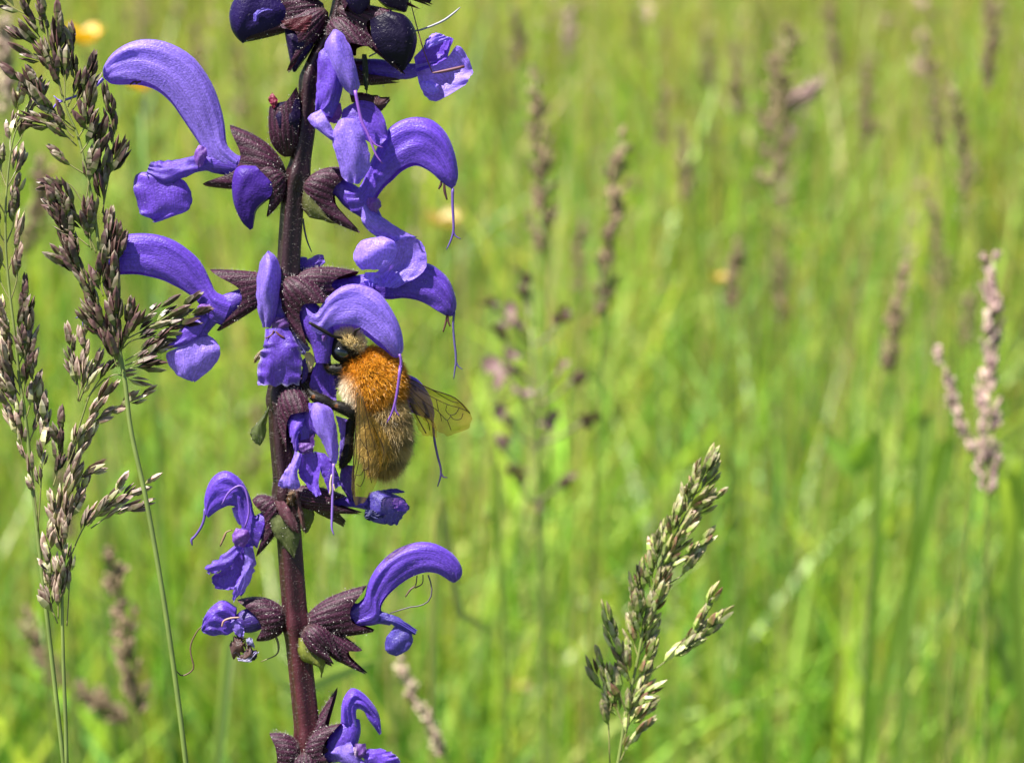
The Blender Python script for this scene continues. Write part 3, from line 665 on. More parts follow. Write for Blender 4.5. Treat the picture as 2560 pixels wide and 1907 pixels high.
# --- flower below the bee, mouth open
flower(tube=(c6([(340, 420, -6), (400, 520), (440, 620), (470, 740)], 36), [14, 30, 34, 26]),
       petals=[(c6([(560, 400), (530, 480), (560, 620), (640, 760), (690, 880), (735, 960)], 66), c6([(600, 395), (720, 450), (762, 580), (787, 760), (787, 900), (772, 967)], 60), dict(bulge=24, ruffle=2, col=LIL, name='hood')),
               (c6([(500, 400), (470, 520), (490, 640), (570, 690)], 54), c6([(565, 400), (545, 500), (580, 620), (610, 690)], 62), dict(bulge=8, ruffle=2, col=VIO, name='hood')),
               (c6([(310, 560), (330, 700), (365, 800), (380, 880)], 50), c6([(480, 540), (455, 620), (420, 700), (425, 830)], 66), dict(bulge=14, ruffle=2, col=VIO * 1.15)),
               (c6([(400, 690), (395, 780), (430, 870)], 58), c6([(560, 690), (565, 790), (545, 870)], 56), dict(bulge=-8, ruffle=1, col=(.07, .02, .16), name='throat')),
               (c6([(425, 770), (430, 830), (460, 870)], 66), c6([(555, 770), (550, 830), (520, 872)], 64), dict(bulge=8, ruffle=1, col=PNK * .8, name='throat')),
               (c6([(390, 850), (350, 950), (290, 1040), (232, 1150), (262, 1185)], 64), c6([(455, 870), (440, 960), (410, 1050), (440, 1165), (400, 1202)], 72), dict(bulge=12, ruffle=4, col=LIL)),
               (c6([(430, 880), (420, 1020), (430, 1080), (520, 1200), (575, 1272)], 64), c6([(560, 855), (600, 930), (622, 1000), (605, 1150), (632, 1252)], 62), dict(bulge=-14, ruffle=3, col=VIO)),
               (c6([(560, 850), (600, 950), (640, 1080), (700, 1232)], 56), c6([(660, 870), (740, 960), (790, 1080), (812, 1165)], 50), dict(bulge=12, ruffle=4, col=VIO * .95)),
               (c6([(750, 520), (790, 700), (780, 950)], 8), c6([(870, 560), (880, 700), (880, 880)], 0), dict(bulge=6, ruffle=3, col=LIL * .75)),
               (c6([(800, 980), (790, 1150), (860, 1290)], 6), c6([(922, 990), (925, 1150), (935, 1345)], -4), dict(bulge=12, ruffle=5, col=DVI))],
       calyces=[((c6([(300, 270, 12)])[0], c6([(505, 480)], 72)[0], c6([(345, 890)], 48)[0]), dict(W=36, bulge=20, notch=.3, S=(.8, -.3, .5))),
                ((c6([(290, 1255)], 12)[0], c6([(840, 1270)], 16)[0], c6([(1000, 1440)], 14)[0]), dict(W=38, bulge=16, notch=.3))],
       styles=[([(c6([(752, 960), (748, 1080), (742, 1250), (735, 1480), (735, 1560), (755, 1622)], 82), [3.8, 3.6, 3.2, 3, 2.4, 1.2])], (.22, .12, .48))],
       stamens=[([(c6([(735, 1060), (722, 1140), (725, 1200), (716, 1250)], 84), [1.8, 2.8, 3, 2]), (c6([(750, 1150), (762, 1210)], 84), [2.2, 2])], (.5, .38, .28))])
# leafy bracts and old calyx pieces of this whorl
for Lp, Rp, cc in ((c6([(400, 1310), (600, 1290), (750, 1400), (842, 1512)], 2), c6([(410, 1340), (570, 1430), (700, 1500), (822, 1562)], 4), (.055, .035, .02)),
                   (c7([(735, 470), (750, 580), (800, 660), (905, 775)], 34), c7([(905, 470), (935, 560), (945, 640), (908, 772)], 34), (.085, .10, .03)),
                   (c7([(950, 400), (930, 500), (960, 590)], 8), c7([(1010, 390), (1045, 480), (1000, 600)], 8), (.09, .10, .025)),
                   (c7([(770, 370), (800, 450), (880, 560), (940, 596)], 50), c7([(840, 370), (890, 440), (925, 510), (945, 590)], 46), (.14, .05, .07)),
                   (c7([(920, 300), (930, 420), (950, 520), (990, 600)], 40), c7([(945, 300), (965, 420), (985, 520), (995, 600)], 40), (.14, .06, .06)),
                   (c7([(880, 300), (860, 330), (850, 400)], 36), c7([(930, 300), (930, 350), (905, 400)], 36), (.10, .05, .02)),
                   (np.array([(652, 1050, 6), (628, 1075, 6), (632, 1100, 6), (650, 1115, 6)]), np.array([(678, 1005, 6), (668, 1050, 6), (664, 1090, 6), (652, 1112, 6)]), (.08, .10, .03))):
    b_ = MB(); b_.grid(petal_grid(Lp, Rp, 10, 2), shade_col(cc, 24, 15, edge=np.asarray(cc) * .5, edge_w=.12))
    br = mk(b_, 'bract', M_bract); mk(hairs_on(b_.grids, 60, 9, .35, (.25, .22, .2), 1.2), 'hair', M_hair, br, 'stuff')

# --- small shrivelled flower under the bee
flower(tube=(np.array([(720, 1240, -8), (800, 1255, -14), (880, 1255, -18), (930, 1262, -20)]), [8, 12, 14, 16]),
       petals=[(c6([(1060, 1245), (1030, 1330), (1022, 1440), (1050, 1500), (1180, 1542)], -12), c6([(1150, 1222), (1330, 1275), (1442, 1380), (1395, 1440), (1315, 1552)], -16), dict(bulge=34, ruffle=8, jag=4, col=BLU * .8, edge=EDGE * .7)),
               (c6([(1090, 1250), (1200, 1220), (1300, 1208), (1388, 1232)], -24), c6([(1100, 1290), (1200, 1265), (1300, 1252), (1392, 1250)], -20), dict(bulge=4, ruffle=3, col=BLU)),
               (c6([(1290, 1290), (1290, 1360), (1330, 1410)], 16), c6([(1360, 1290), (1420, 1350), (1430, 1420)], 8), dict(bulge=8, ruffle=4, col=VIO * 1.1)),
               (c6([(1030, 1400), (1020, 1470), (1060, 1505)], 14), c6([(1100, 1400), (1150, 1440), (1240, 1460)], 14), dict(bulge=6, ruffle=4, col=EDGE * .6))], hair=60)

# --- left lower flower with a torn lip
flower(tube=(c7([(760, 440), (700, 500), (640, 560), (590, 610), (545, 670), (520, 760)], 12), [12, 20, 28, 28, 24, 15]),
       hoods=[(c7([(700, 510), (625, 480), (595, 360), (545, 250), (480, 185), (410, 160), (340, 190), (290, 260), (262, 370), (272, 470)], 14),
               c7([(640, 710), (560, 630), (505, 480), (495, 420), (460, 402), (430, 402), (400, 415), (370, 430), (330, 460), (292, 492)], 14),
               [20, 24, 22, 28, 30, 30, 28, 24, 16, 6], dict(S=(.1, -.15, .98), col=VIO))],
       petals=[(c7([(455, 425), (470, 480), (500, 540)], 2), c7([(520, 400), (560, 460), (560, 550)], 2), dict(bulge=6, ruffle=1, col=LIL, name='hood')),
               (c7([(500, 560), (470, 620), (490, 690)], 44), c7([(585, 575), (595, 630), (560, 695)], 44), dict(bulge=16, ruffle=1, col=PNK * .9, name='throat')),
               (c7([(480, 690), (390, 760), (320, 810), (276, 840), (300, 882)], 34), c7([(545, 700), (480, 800), (420, 850), (370, 875), (342, 884)], 38), dict(bulge=10, ruffle=5, jag=3, col=VIO, edge=EDGE, edge_w=.06)),
               (c7([(480, 720), (400, 850), (328, 910), (345, 988), (430, 1000)], 28), c7([(565, 700), (560, 850), (540, 900), (500, 990), (450, 1003)], 30), dict(bulge=-10, ruffle=6, jag=3, col=VIO * .9, edge=EDGE, edge_w=.05)),
               (c7([(545, 700), (560, 800), (530, 880), (490, 980), (475, 1068)], 36), c7([(612, 690), (634, 820), (612, 882), (592, 950), (532, 1042)], 28), dict(bulge=12, ruffle=6, jag=3, col=LIL * .9, edge=BLU, edge_w=.05))],
       calyces=[((c7([(800, 385)], 4)[0], c7([(605, 370)], 8)[0], c7([(632, 785)], 8)[0]), dict(W=38, bulge=18, notch=.4))],
       styles=[([(c7([(400, 395), (440, 320), (490, 275), (540, 265), (575, 320), (590, 450), (560, 560)], 46), [2, 2.6, 2.8, 2.8, 2.8, 2.6, 2.2])], (.17, .08, .4)),
               ([(c7([(268, 430), (262, 500), (240, 560), (200, 620), (172, 650), (178, 690)], 12), [4, 3.6, 3.2, 3, 3.4, 1.4])], STY)],
       stamens=[([(c7([(470, 575), (430, 590), (415, 620), (385, 690)], 40), [1.6, 1.8, 3.2, 2])], (.2, .12, .07))])

# --- withered flower with a trailing thread
flower(tube=(c7([(760, 1200), (650, 1210), (560, 1230), (480, 1250)], 4), [12, 28, 30, 18]), tcol=DVI,
       hoods=[(c7([(490, 1130), (400, 1080), (320, 1120), (260, 1200), (240, 1290)], 6), c7([(470, 1300), (430, 1322), (380, 1322), (320, 1330), (258, 1312)], 6), [18, 26, 26, 20, 8], dict(wr=4, col=VIO * .9))],
       petals=[(c7([(440, 1400), (480, 1330), (540, 1340)], 10), c7([(470, 1500), (540, 1450), (560, 1380)], 16), dict(bulge=14, ruffle=9, jag=6, col=(.07, .03, .025), name='withered_lip')),
               (c7([(500, 1500), (560, 1420), (570, 1350)], 16), c7([(560, 1505), (620, 1470), (600, 1400)], 20), dict(bulge=16, ruffle=8, jag=5, col=(.09, .045, .04), name='withered_lip')),
               (c7([(500, 1480), (560, 1490), (620, 1440)], 26), c7([(510, 1505), (590, 1508), (650, 1440)], 28), dict(bulge=6, ruffle=5, jag=3, col=(.3, .28, .42), name='withered_lip')),
               (c7([(565, 1350), (600, 1340), (625, 1390)], 26), c7([(570, 1390), (600, 1400), (625, 1420)], 26), dict(bulge=6, ruffle=4, col=(.25, .24, .42), name='withered_lip')),
               (c7([(580, 1430), (570, 1480), (600, 1505)], 22), c7([(640, 1430), (640, 1480), (620, 1505)], 18), dict(bulge=8, ruffle=3, col=(.01, .008, .03), name='withered_lip')),
               (c7([(460, 1210), (460, 1260), (490, 1320)], 26), c7([(520, 1220), (550, 1280), (545, 1345)], 24), dict(bulge=6, ruffle=2, col=LIL * .8))],
       calyces=[((c7([(845, 1190)])[0], c7([(498, 1080)], 2)[0], c7([(640, 1380)], 4)[0]), dict(W=40, bulge=22, notch=.3))],
       styles=[([(c7([(240, 1270), (210, 1300), (165, 1390), (165, 1470), (185, 1560), (140, 1605), (95, 1615), (60, 1582)], 4), [1.6, 1.8, 2, 2, 2, 2, 1.8, 1.4])], (.13, .075, .05)),
               ([(c7([(395, 1260), (410, 1220), (460, 1200), (520, 1195)], 34), [2, 2.6, 2.6, 2])], (.35, .2, .17)),
               ([(c7([(780, 1260), (765, 1330), (785, 1400), (770, 1470), (660, 1520)], -4), [2.2, 3, 3, 2, 1])], (.2, .17, .08))])

# --- shaded flower low on the stem
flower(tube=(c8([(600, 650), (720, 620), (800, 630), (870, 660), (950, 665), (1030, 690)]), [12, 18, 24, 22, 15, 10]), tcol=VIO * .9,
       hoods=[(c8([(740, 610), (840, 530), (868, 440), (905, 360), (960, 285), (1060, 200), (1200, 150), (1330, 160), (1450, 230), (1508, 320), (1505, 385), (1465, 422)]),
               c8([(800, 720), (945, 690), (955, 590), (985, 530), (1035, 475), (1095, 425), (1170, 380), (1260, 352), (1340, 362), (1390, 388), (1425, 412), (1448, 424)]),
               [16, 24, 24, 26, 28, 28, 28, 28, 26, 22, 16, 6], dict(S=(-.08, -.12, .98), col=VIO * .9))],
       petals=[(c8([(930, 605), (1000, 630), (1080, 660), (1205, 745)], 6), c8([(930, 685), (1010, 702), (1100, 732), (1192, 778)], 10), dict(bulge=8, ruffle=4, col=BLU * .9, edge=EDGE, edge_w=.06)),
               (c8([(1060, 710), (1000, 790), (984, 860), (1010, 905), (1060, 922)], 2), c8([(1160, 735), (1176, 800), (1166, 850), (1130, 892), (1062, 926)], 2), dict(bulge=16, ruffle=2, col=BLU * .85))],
       calyces=[((c8([(440, 700)])[0], c8([(860, 445)])[0], c8([(915, 765)])[0]), dict(W=42, bulge=18, notch=.3)),
                ((c8([(455, 720)], 20)[0], c8([(690, 950)], 34)[0], c8([(640, 975)], 42)[0]), dict(W=26, bulge=26, notch=.3)),
                ((c8([(470, 740)], 4)[0], c8([(830, 880)], 8)[0], c8([(868, 1050)], 8)[0]), dict(W=32, bulge=14, notch=.3))],
       stamens=[([(c8([(1205, 375), (1195, 440), (1160, 470), (1125, 520)], 6), [1.4, 1.6, 2.6, 1.6]), (c8([(1245, 370), (1240, 430), (1190, 460)], 2), [1.2, 1.4, 2])], (.12, .07, .06)),
                ([(c8([(1280, 372), (1305, 460), (1290, 540), (1230, 580), (1150, 592), (1020, 632)], 2), [1.8, 1.8, 1.8, 1.6, 1.6, 1.4])], (.10, .08, .10))])
b_ = MB(); b_.grid(petal_grid(c8([(405, 790), (398, 880), (440, 950), (540, 990), (558, 1065)], 30), c8([(480, 790), (560, 860), (595, 930), (578, 1000), (560, 1062)], 30), 18, 2), shade_col((0.17, 0.19, 0.03), 24, 15, edge=(.06, .03, .02), edge_w=.1))
br = mk(b_, 'bract', M_bract); mk(hairs_on(b_.grids, 60, 9, .35, (.3, .28, .22), 0), 'hair', M_hair, br, 'stuff')

# --- wilting flower at the foot of the picture
flower(tube=(c8([(560, 1600), (640, 1570), (700, 1500), (745, 1420), (765, 1340)], 16), [12, 28, 36, 30, 20]),
       hoods=[(c8([(690, 1360), (695, 1250), (720, 1180), (765, 1135), (830, 1160), (900, 1230), (950, 1320), (966, 1440)], 20), c8([(800, 1390), (790, 1310), (800, 1275), (820, 1270), (850, 1290), (872, 1335), (915, 1395), (952, 1450)], 20),
               [16, 24, 26, 26, 24, 20, 14, 4], dict(wr=3.5, col=VIO * 1.05, edge=(.3, .28, .5)))],
       petals=[(c8([(640, 1520), (620, 1570), (700, 1640), (780, 1700)], 28), c8([(760, 1490), (800, 1560), (860, 1640), (860, 1720)], 40), dict(bulge=14, ruffle=6, jag=3, col=LIL * .9)),
               (c8([(790, 1500), (790, 1560), (820, 1600)], 42), c8([(860, 1500), (868, 1560), (840, 1600)], 40), dict(bulge=12, ruffle=1, col=PNK * .7, name='throat')),
               (c8([(780, 1520), (785, 1560), (795, 1590)], 52), c8([(800, 1520), (802, 1560), (800, 1590)], 52), dict(bulge=2, ruffle=1, col=(.6, .45, .6), name='throat')),
               (c8([(860, 1540), (850, 1640), (900, 1740)], 34), c8([(960, 1540), (1080, 1600), (1070, 1720)], 24), dict(bulge=14, ruffle=8, jag=4, col=VIO * 1.1, edge=(.3, .25, .35), edge_w=.06))],
       calyces=[((c8([(440, 1580)], 4)[0], c8([(660, 1140)], 0)[0], c8([(640, 1600)], 20)[0]), dict(W=26, bulge=6, notch=.3)),
                ((c8([(450, 1560)], 16)[0], c8([(695, 1370)], 34)[0], c8([(620, 1640)], 40)[0]), dict(W=30, bulge=16, notch=.3)),
                ((c8([(420, 1590)], 4)[0], c8([(205, 1445)], 14)[0], c8([(240, 1700)], 14)[0]), dict(W=30, bulge=20, notch=.15)),
                ((c8([(450, 1570)], 20)[0], c8([(560, 1760)], 44)[0], c8([(400, 1790)], 40)[0]), dict(W=28, bulge=18, notch=.25))])

# ------------------------------------------------------------------ the bumblebee
bee_base = FOCUS.world(np.array([880.0, 960.0, 0]))
bee = thing('bumblebee', bee_base, 'furry ginger bumblebee with tan striped abdomen feeding at a sage flower', 'bee')
def mkb(mb, name, m, parent=bee, kind=None): return mb.build(name, m, parent, bee_base, FOCUS, kind)

def ellipsoid(cen, axes, n=28, m=20):
    """axes: 3 rows, each a semi-axis vector; poles along the first"""
    a = np.linspace(0, np.pi, m)[:, None]; b = np.linspace(0, 2 * np.pi, n, endpoint=False)[None]
    X = np.stack([np.cos(a) + 0 * b, np.sin(a) * np.cos(b), np.sin(a) * np.sin(b)], -1)
    return np.asarray(cen) + X @ np.asarray(axes), X

def frame_axes(lon, tilt, L, Wd, H):
    """semi axes for a body piece: long axis 'lon' (px vector), dorsal side towards 'tilt'"""
    e = unit(lon); d = unit(np.asarray(tilt, float) - e * (np.asarray(tilt, float) @ e)); s = np.cross(e, d)
    return np.array([e * L, s * Wd, d * H])
DORS = np.array([.28, .05, .95])
TH_C = np.array([936, 957, 8.0]); TH_A = frame_axes((.30, .95, -.05), DORS, 79, 71, 58)
AB_C = np.array([963, 1086, -4.0]); AB_A = frame_axes((-.06, 1, -.25), DORS, 99, 53, 49)
HD_C = np.array([868, 868, 26.0]); HD_A = frame_axes((.62, .75, .1), (-.35, -.1, .93), 38, 43, 34)
bb = MB()
for cen, ax in ((TH_C, TH_A), (AB_C, AB_A), (HD_C, HD_A)):
    G, _ = ellipsoid(cen, ax); bb.grid(G, (.006, .005, .004), wrap=True, keep=False)
bb.tube(np.array([HD_C, (900, 905, 6), TH_C]), [20, 24, 30], (.006, .005, .004), keep=False)
bb.tube(np.vstack([cb([(300, 290)], 0), cb([(262, 300)], 6), cb([(238, 300)], 10)]), [15, 11, 7], (.006, .005, .004), keep=False)      # snout into the flower
legs = [  # femur, tibia, tarsus of each leg
    ([(500, 560, 6), (420, 530, 22), (300, 520, 26), (250, 490, 22), (232, 420, 18)], [9, 15, 14, 8, 4]),
    ([(540, 880, 10), (470, 868, 30), (400, 832, 34), (335, 808, 34), (300, 800, 34), (230, 768, 34), (160, 738, 32), (110, 690, 28), (70, 630, 22), (40, 600, 18)], [10, 15, 16, 14, 12, 15, 14, 7, 5, 3]),
    ([(540, 930, 0), (450, 930, 8), (430, 1010, 6), (420, 1110, 4), (405, 1200, 4), (380, 1250, 6), (360, 1300, 10)], [9, 13, 12, 13, 15, 12, 6]),
    ([(760, 560, -30), (700, 480, -60), (600, 430, -70)], [9, 12, 5]),
    ([(820, 800, -40), (760, 780, -70), (620, 760, -70)], [9, 12, 5]),
    ([(760, 950, -40), (640, 1020, -66), (520, 1080, -50)], [9, 13, 6]),
]
leg_px = []
for pts, rad in legs:
    lp = cb(pts); leg_px.append((lp, rad)); bb.tube(lp, rad, (.006, .005, .004), n=10, m=28, keep=False)
raw = bb.build('bee_raw', [M_chitin], None, (0, 0, 0), FOCUS)
rm = raw.modifiers.new('r', 'REMESH'); rm.mode = 'VOXEL'; rm.voxel_size = 3.0 * K; rm.use_smooth_shade = True
dg = bpy.context.evaluated_depsgraph_get()
me = bpy.data.meshes.new_from_object(raw.evaluated_get(dg))
bpy.data.objects.remove(raw)
nv = len(me.vertices)
co = np.empty(nv * 3, np.float32); me.vertices.foreach_get('co', co); co = co.reshape(-1, 3)
px = FOCUS.px(co)
co -= bee_base.astype(np.float32); me.vertices.foreach_set('co', co.ravel())
for a_ in list(me.attributes):
    if a_.name in ('col', 'st'): me.attributes.remove(a_)
cc = np.tile(np.array([.006, .005, .0045, 1]), (nv, 1))
for x_, y_ in ((150, 735), (330, 808), (255, 500)):         # brown leg joints
    q = cb([(x_, y_)])[0]; d = np.hypot(px[:, 0] - q[0], px[:, 1] - q[1]); cc[d < 5, :3] = (.10, .035, .01)
me.attributes.new('col', 'FLOAT_COLOR', 'POINT').data.foreach_set('color', cc.astype(np.float32).ravel())
me.materials.clear(); me.materials.append(M_chitin)
body = bpy.data.objects.new('body', me); col_main.objects.link(body); body.parent = bee

def fur(cen, axes, n, length, colour, keepf=None, lay=0.9, rad=0.62):
    X = unit(rng.normal(0, 1, (n, 3)))
    if keepf is not None: X = X[keepf(X)]
    n = len(X)
    inv = np.linalg.inv(np.asarray(axes))
    P = cen + X @ axes
    Nn = unit(X @ inv.T)
    e = unit(axes[0])
    N2 = unit(Nn + e * lay * rng.uniform(.4, 1.2, (n, 1)) + rng.normal(0, .42, (n, 3)))
    L = (length(X) if callable(length) else length) * rng.uniform(.35, 1.0, n) ** .8 * np.where(rng.random(n) < .12, 1.5, 1.1)
    L = L[:, None]
    mid = P + unit(Nn + .3 * N2) * L * .5
    tip = mid + N2 * L * .55
    A = unit(np.cross(N2, rng.normal(0, 1, (n, 3)))) * rad
    V = np.stack([P + A, P - A, mid + A * .8, mid - A * .8, tip], 1)
    F4 = np.arange(n)[:, None] * 5 + np.array([0, 1, 3, 2])
    F3 = np.arange(n)[:, None] * 5 + np.array([2, 3, 4])
    C = colour(X, P) * rng.uniform(.65, 1.3, (n, 1))
    mb = MB(); mb.add(V, F4, np.repeat(C[:, None], 5, 1)); mb.n = 0
    mb2 = MB(); mb2.V = mb.V; mb2.C = mb.C; mb2.S = mb.S; mb2.F = [mb.F[0], (F3, 0)]; mb2.n = len(V) * 5
    return mb2

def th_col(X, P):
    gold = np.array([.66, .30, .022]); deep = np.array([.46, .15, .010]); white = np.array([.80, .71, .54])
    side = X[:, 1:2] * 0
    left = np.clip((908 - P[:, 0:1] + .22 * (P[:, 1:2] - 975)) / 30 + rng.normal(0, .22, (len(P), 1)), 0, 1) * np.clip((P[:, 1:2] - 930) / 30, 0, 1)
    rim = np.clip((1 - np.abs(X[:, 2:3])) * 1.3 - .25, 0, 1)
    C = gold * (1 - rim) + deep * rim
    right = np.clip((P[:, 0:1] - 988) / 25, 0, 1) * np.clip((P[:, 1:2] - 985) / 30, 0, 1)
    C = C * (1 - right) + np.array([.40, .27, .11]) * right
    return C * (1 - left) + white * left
def ab_col(X, P):
    tan = np.array([.48, .34, .145]); dark = np.array([.03, .024, .014]); br = np.array([.32, .19, .05])
    s = X[:, 0:1]
    band = np.clip(np.sin(s * 12 + .6) * 1.8 - .5, 0, 1) * np.clip((s + .75) * 4, 0, 1)
    C = tan * (1 - .62 * band) + dark * .62 * band
    tipw = np.clip((s - .55) * 2.5, 0, 1)
    C = C * (1 - tipw) + br * tipw
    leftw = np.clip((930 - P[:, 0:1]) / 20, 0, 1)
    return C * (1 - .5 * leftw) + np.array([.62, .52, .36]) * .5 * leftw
def hd_col(X, P):
    c = np.array([.72, .60, .34]); d = np.array([.016, .012, .008])
    k = np.clip((P[:, 1:2] - 860 - .5 * (P[:, 0:1] - 868)) / 10, 0, 1)
    return c * (1 - k) + d * k
f1 = fur(TH_C, TH_A, 30000, 24, th_col, lay=1.15, rad=.45)
o = mkb(f1, 'thorax_fur', M_fur, body, 'stuff')
f2 = fur(AB_C, AB_A, 21000, 30, ab_col, lay=1.5, rad=.42)
mkb(f2, 'abdomen_fur', M_fur, body, 'stuff')
# face fur: a cream tuft between the antennae and over the crown
f3 = fur(HD_C, HD_A, 8000, 16, hd_col, keepf=lambda X: ((X @ HD_A)[:, 0] * .75 - (X @ HD_A)[:, 1] * .66 > -2) & ((X @ HD_A)[:, 2] > -16) & (np.hypot((X @ HD_A)[:, 0] + 868 - 859, (X @ HD_A)[:, 1] + 868 - 883) > 19), lay=-.5)
mkb(f3, 'head_fur', M_fur, body, 'stuff')
lm = MB()
for lp, rad in leg_px[:3]:
    P = cr(lp, 60); R_ = cr(np.array(rad, float), 60)[:, 0]
    k = rng.integers(4, 56, 1400); d = unit(rng.normal(0, 1, (1400, 3)))
    hair_mesh(lm, P[k] + d * R_[k][:, None] * .9, d, 10, .4, np.array([.07, .05, .022]), lean=(0, .3, 0))
mkb(lm, 'leg_fur', M_fur, body, 'stuff')
# eyes
for cen, ax in ((cb([(378, 388, 52)])[0], frame_axes((.95, .35, -.1), (-.25, .25, .93), 20, 14, 11)), (cb([(478, 335, 54)])[0], frame_axes((.7, -.6, 0), (.2, 0, .97), 11, 8, 9))):
    G, _ = ellipsoid(cen, ax, 18, 12); e_ = MB(); e_.grid(G, (.010, .012, .020), wrap=True); mkb(e_, 'eye', M_eye)
# antennae
for pts, rad in (([(385, 290, 52), (370, 272, 66), (320, 262, 80), (285, 245, 88), (210, 200, 94), (128, 153, 96)], [3.2, 3.8, 3.6, 4.6, 4.6, 3.4]),
                 ([(470, 270, 50), (478, 240, 62), (490, 215, 70), (525, 198, 74)], [3, 3.2, 3.2, 2.6])):
    a_ = MB(); a_.tube(cb(pts), rad, (.010, .008, .008), n=8, m=20); mkb(a_, 'antenna', M_chitin)
# wings: membrane is the part, veins its pieces
def wing(name, Lp, Rp, bulge, veins, vr=1.0):
    G = petal_grid(Lp, Rp, bulge, 1.5, m=26, n=11, jag=1.6)
    w_ = MB(); w_.grid(G, (.5, .4, .2)); wo = mkb(w_, name, M_wing)
    m_, n_ = G.shape[:2]
    vb = MB()
    for v in veins:
        pts = []
        for (u, t) in v:
            a, b = u * (m_ - 1), t * (n_ - 1); i, j = min(int(a), m_ - 2), min(int(b), n_ - 2); fa, fb = a - i, b - j
            pts.append((G[i, j] * (1 - fa) + G[i + 1, j] * fa) * (1 - fb) + (G[i, j + 1] * (1 - fa) + G[i + 1, j + 1] * fa) * fb)
        vb.tube(np.array(pts), [vr * (1.5 if v is veins[0] else 1)], (.02, .010, .005), n=5, m=4 * len(pts))
    mkb(vb, 'vein', M_chitin, wo)
veins = [[(0, .03), (.3, .02), (.6, .02), (.9, .03)], [(0, .25), (.3, .25), (.55, .25), (.72, .16), (.84, .06)], [(0, .5), (.3, .52), (.5, .55), (.6, .72)],
         [(.55, .25), (.58, .42), (.66, .46), (.72, .34), (.72, .16)], [(.66, .46), (.74, .5), (.82, .38), (.8, .2)], [(.5, .55), (.58, .6), (.66, .62), (.68, .48)], [(.4, .25), (.45, .4), (.5, .55)],
         [(.66, .62), (.8, .8)], [(.3, .02), (.55, .12), (.68, .06)], [(0, .75), (.3, .8), (.5, .9)]]
wing('wing', cb([(880, 578), (980, 625), (1100, 682), (1210, 722), (1295, 762), (1370, 835), (1402, 905)], 30), cb([(870, 700), (920, 800), (985, 880), (1070, 960), (1150, 1020), (1225, 1042), (1375, 985)], 24), -6, veins)
wing('wing', cb([(900, 780), (940, 880), (970, 980), (1010, 1040)], 20), cb([(960, 800), (1040, 880), (1110, 960), (1120, 1055)], 16), -4, [[(0, .1), (.5, .2), (.9, .3)], [(0, .8), (.5, .7), (.8, .6)]])
wing('wing', cb([(500, 700), (490, 850), (488, 1000), (478, 1150), (462, 1300), (458, 1450), (485, 1588)], 78), cb([(560, 740), (600, 880), (640, 1020), (665, 1150), (668, 1290), (645, 1430), (560, 1560)], 84), 8, veins)
wing('wing', cb([(570, 900), (640, 1050), (670, 1200), (668, 1330)], 72), cb([(620, 880), (740, 1050), (775, 1180), (730, 1300)], 72), 6, [[(0, .3), (.5, .4), (.9, .4)], [(.2, .7), (.6, .8)]])

# ------------------------------------------------------------------ grass: spikelet templates (unit length along z)
def spikelet_template(seed, pal):
    r = np.random.default_rng(seed)
    V, F, C, n = [], [], [], 0
    k = r.integers(3, 6)
    for i in range(k):
        s = -1 if i % 2 else 1
        z0 = .10 * i + (0 if i else -.02); L = r.uniform(.62, .8) * (1 - .05 * i); w = r.uniform(.095, .13); a = s * r.uniform(.07, .22) * (1.0 if i < k - 1 else .3)
        rows = [(0, .25), (.35, 1.0), (.7, .75)]
        pts = [np.array([0, 0, 0.0])]
        for t, ww in rows[1:]:
            pts += [np.array([w * ww, 0, t]), np.array([0, w * ww * 1.1, t]), np.array([-w * ww * .35, 0, t]), np.array([0, -w * ww * 1.1, t])]
        pts.append(np.array([0, 0, 1.0]))
        pts = np.array(pts); pts[:, 2] *= L
        if s < 0: pts[:, 0] *= -1
        ca, sa = math.cos(a), math.sin(a)
        pts = np.stack([pts[:, 0] * ca + pts[:, 2] * sa + s * .03, pts[:, 1], pts[:, 2] * ca - pts[:, 0] * sa + z0], -1)
        b = n
        f = []
        for q in range(4):
            q2 = (q + 1) % 4
            f += [(b, b + 1 + q2, b + 1 + q), (b + 1 + q, b + 1 + q2, b + 5 + q2), (b + 1 + q, b + 5 + q2, b + 5 + q), (b + 5 + q, b + 5 + q2, b + 9)]
        V.append(pts); F += f; n += 10
        p = pal[r.integers(0, len(pal))]
        base, mid, tip = (np.array(x) for x in p)
        keel = 1.25
        C.append(np.array([base] + [mid * .5 + base * .5, mid * .75 + tip * .25, mid, mid * .75 + tip * .25] + [mid, tip * .85 + mid * .15, mid, tip * .85 + mid * .15] + [tip]))
    V = np.vstack(V); C = np.vstack(C); V[:, 2] /= V[:, 2].max()
    return V, np.array(F), C

PAL_PURPLE = [((.12, .17, .03), (.046, .016, .018), (.17, .09, .085)), ((.13, .19, .03), (.055, .021, .017), (.25, .16, .14)), ((.09, .15, .02), (.027, .012, .011), (.12, .06, .055)), ((.16, .23, .045), (.08, .07, .025), (.36, .29, .23))]
PAL_PALE = [((.23, .27, .07), (.16, .08, .065), (.58, .46, .37)), ((.27, .32, .07), (.36, .35, .15), (.68, .61, .47)), ((.16, .2, .045), (.09, .04, .034), (.46, .34, .28))]
PAL_GREEN = [((.22, .34, .05), (.22, .31, .05), (.42, .31, .2)), ((.20, .30, .05), (.18, .14, .04), (.26, .11, .10)), ((.22, .32, .06), (.15, .17, .04), (.38, .30, .22)), ((.28, .37, .08), (.38, .43, .15), (.56, .48, .36))]
PAL_PINK = [((.2, .19, .09), (.34, .21, .20), (.58, .44, .4)), ((.18, .15, .1), (.22, .11, .125), (.44, .3, .3)), ((.24, .23, .12), (.42, .31, .25), (.62, .52, .45))]
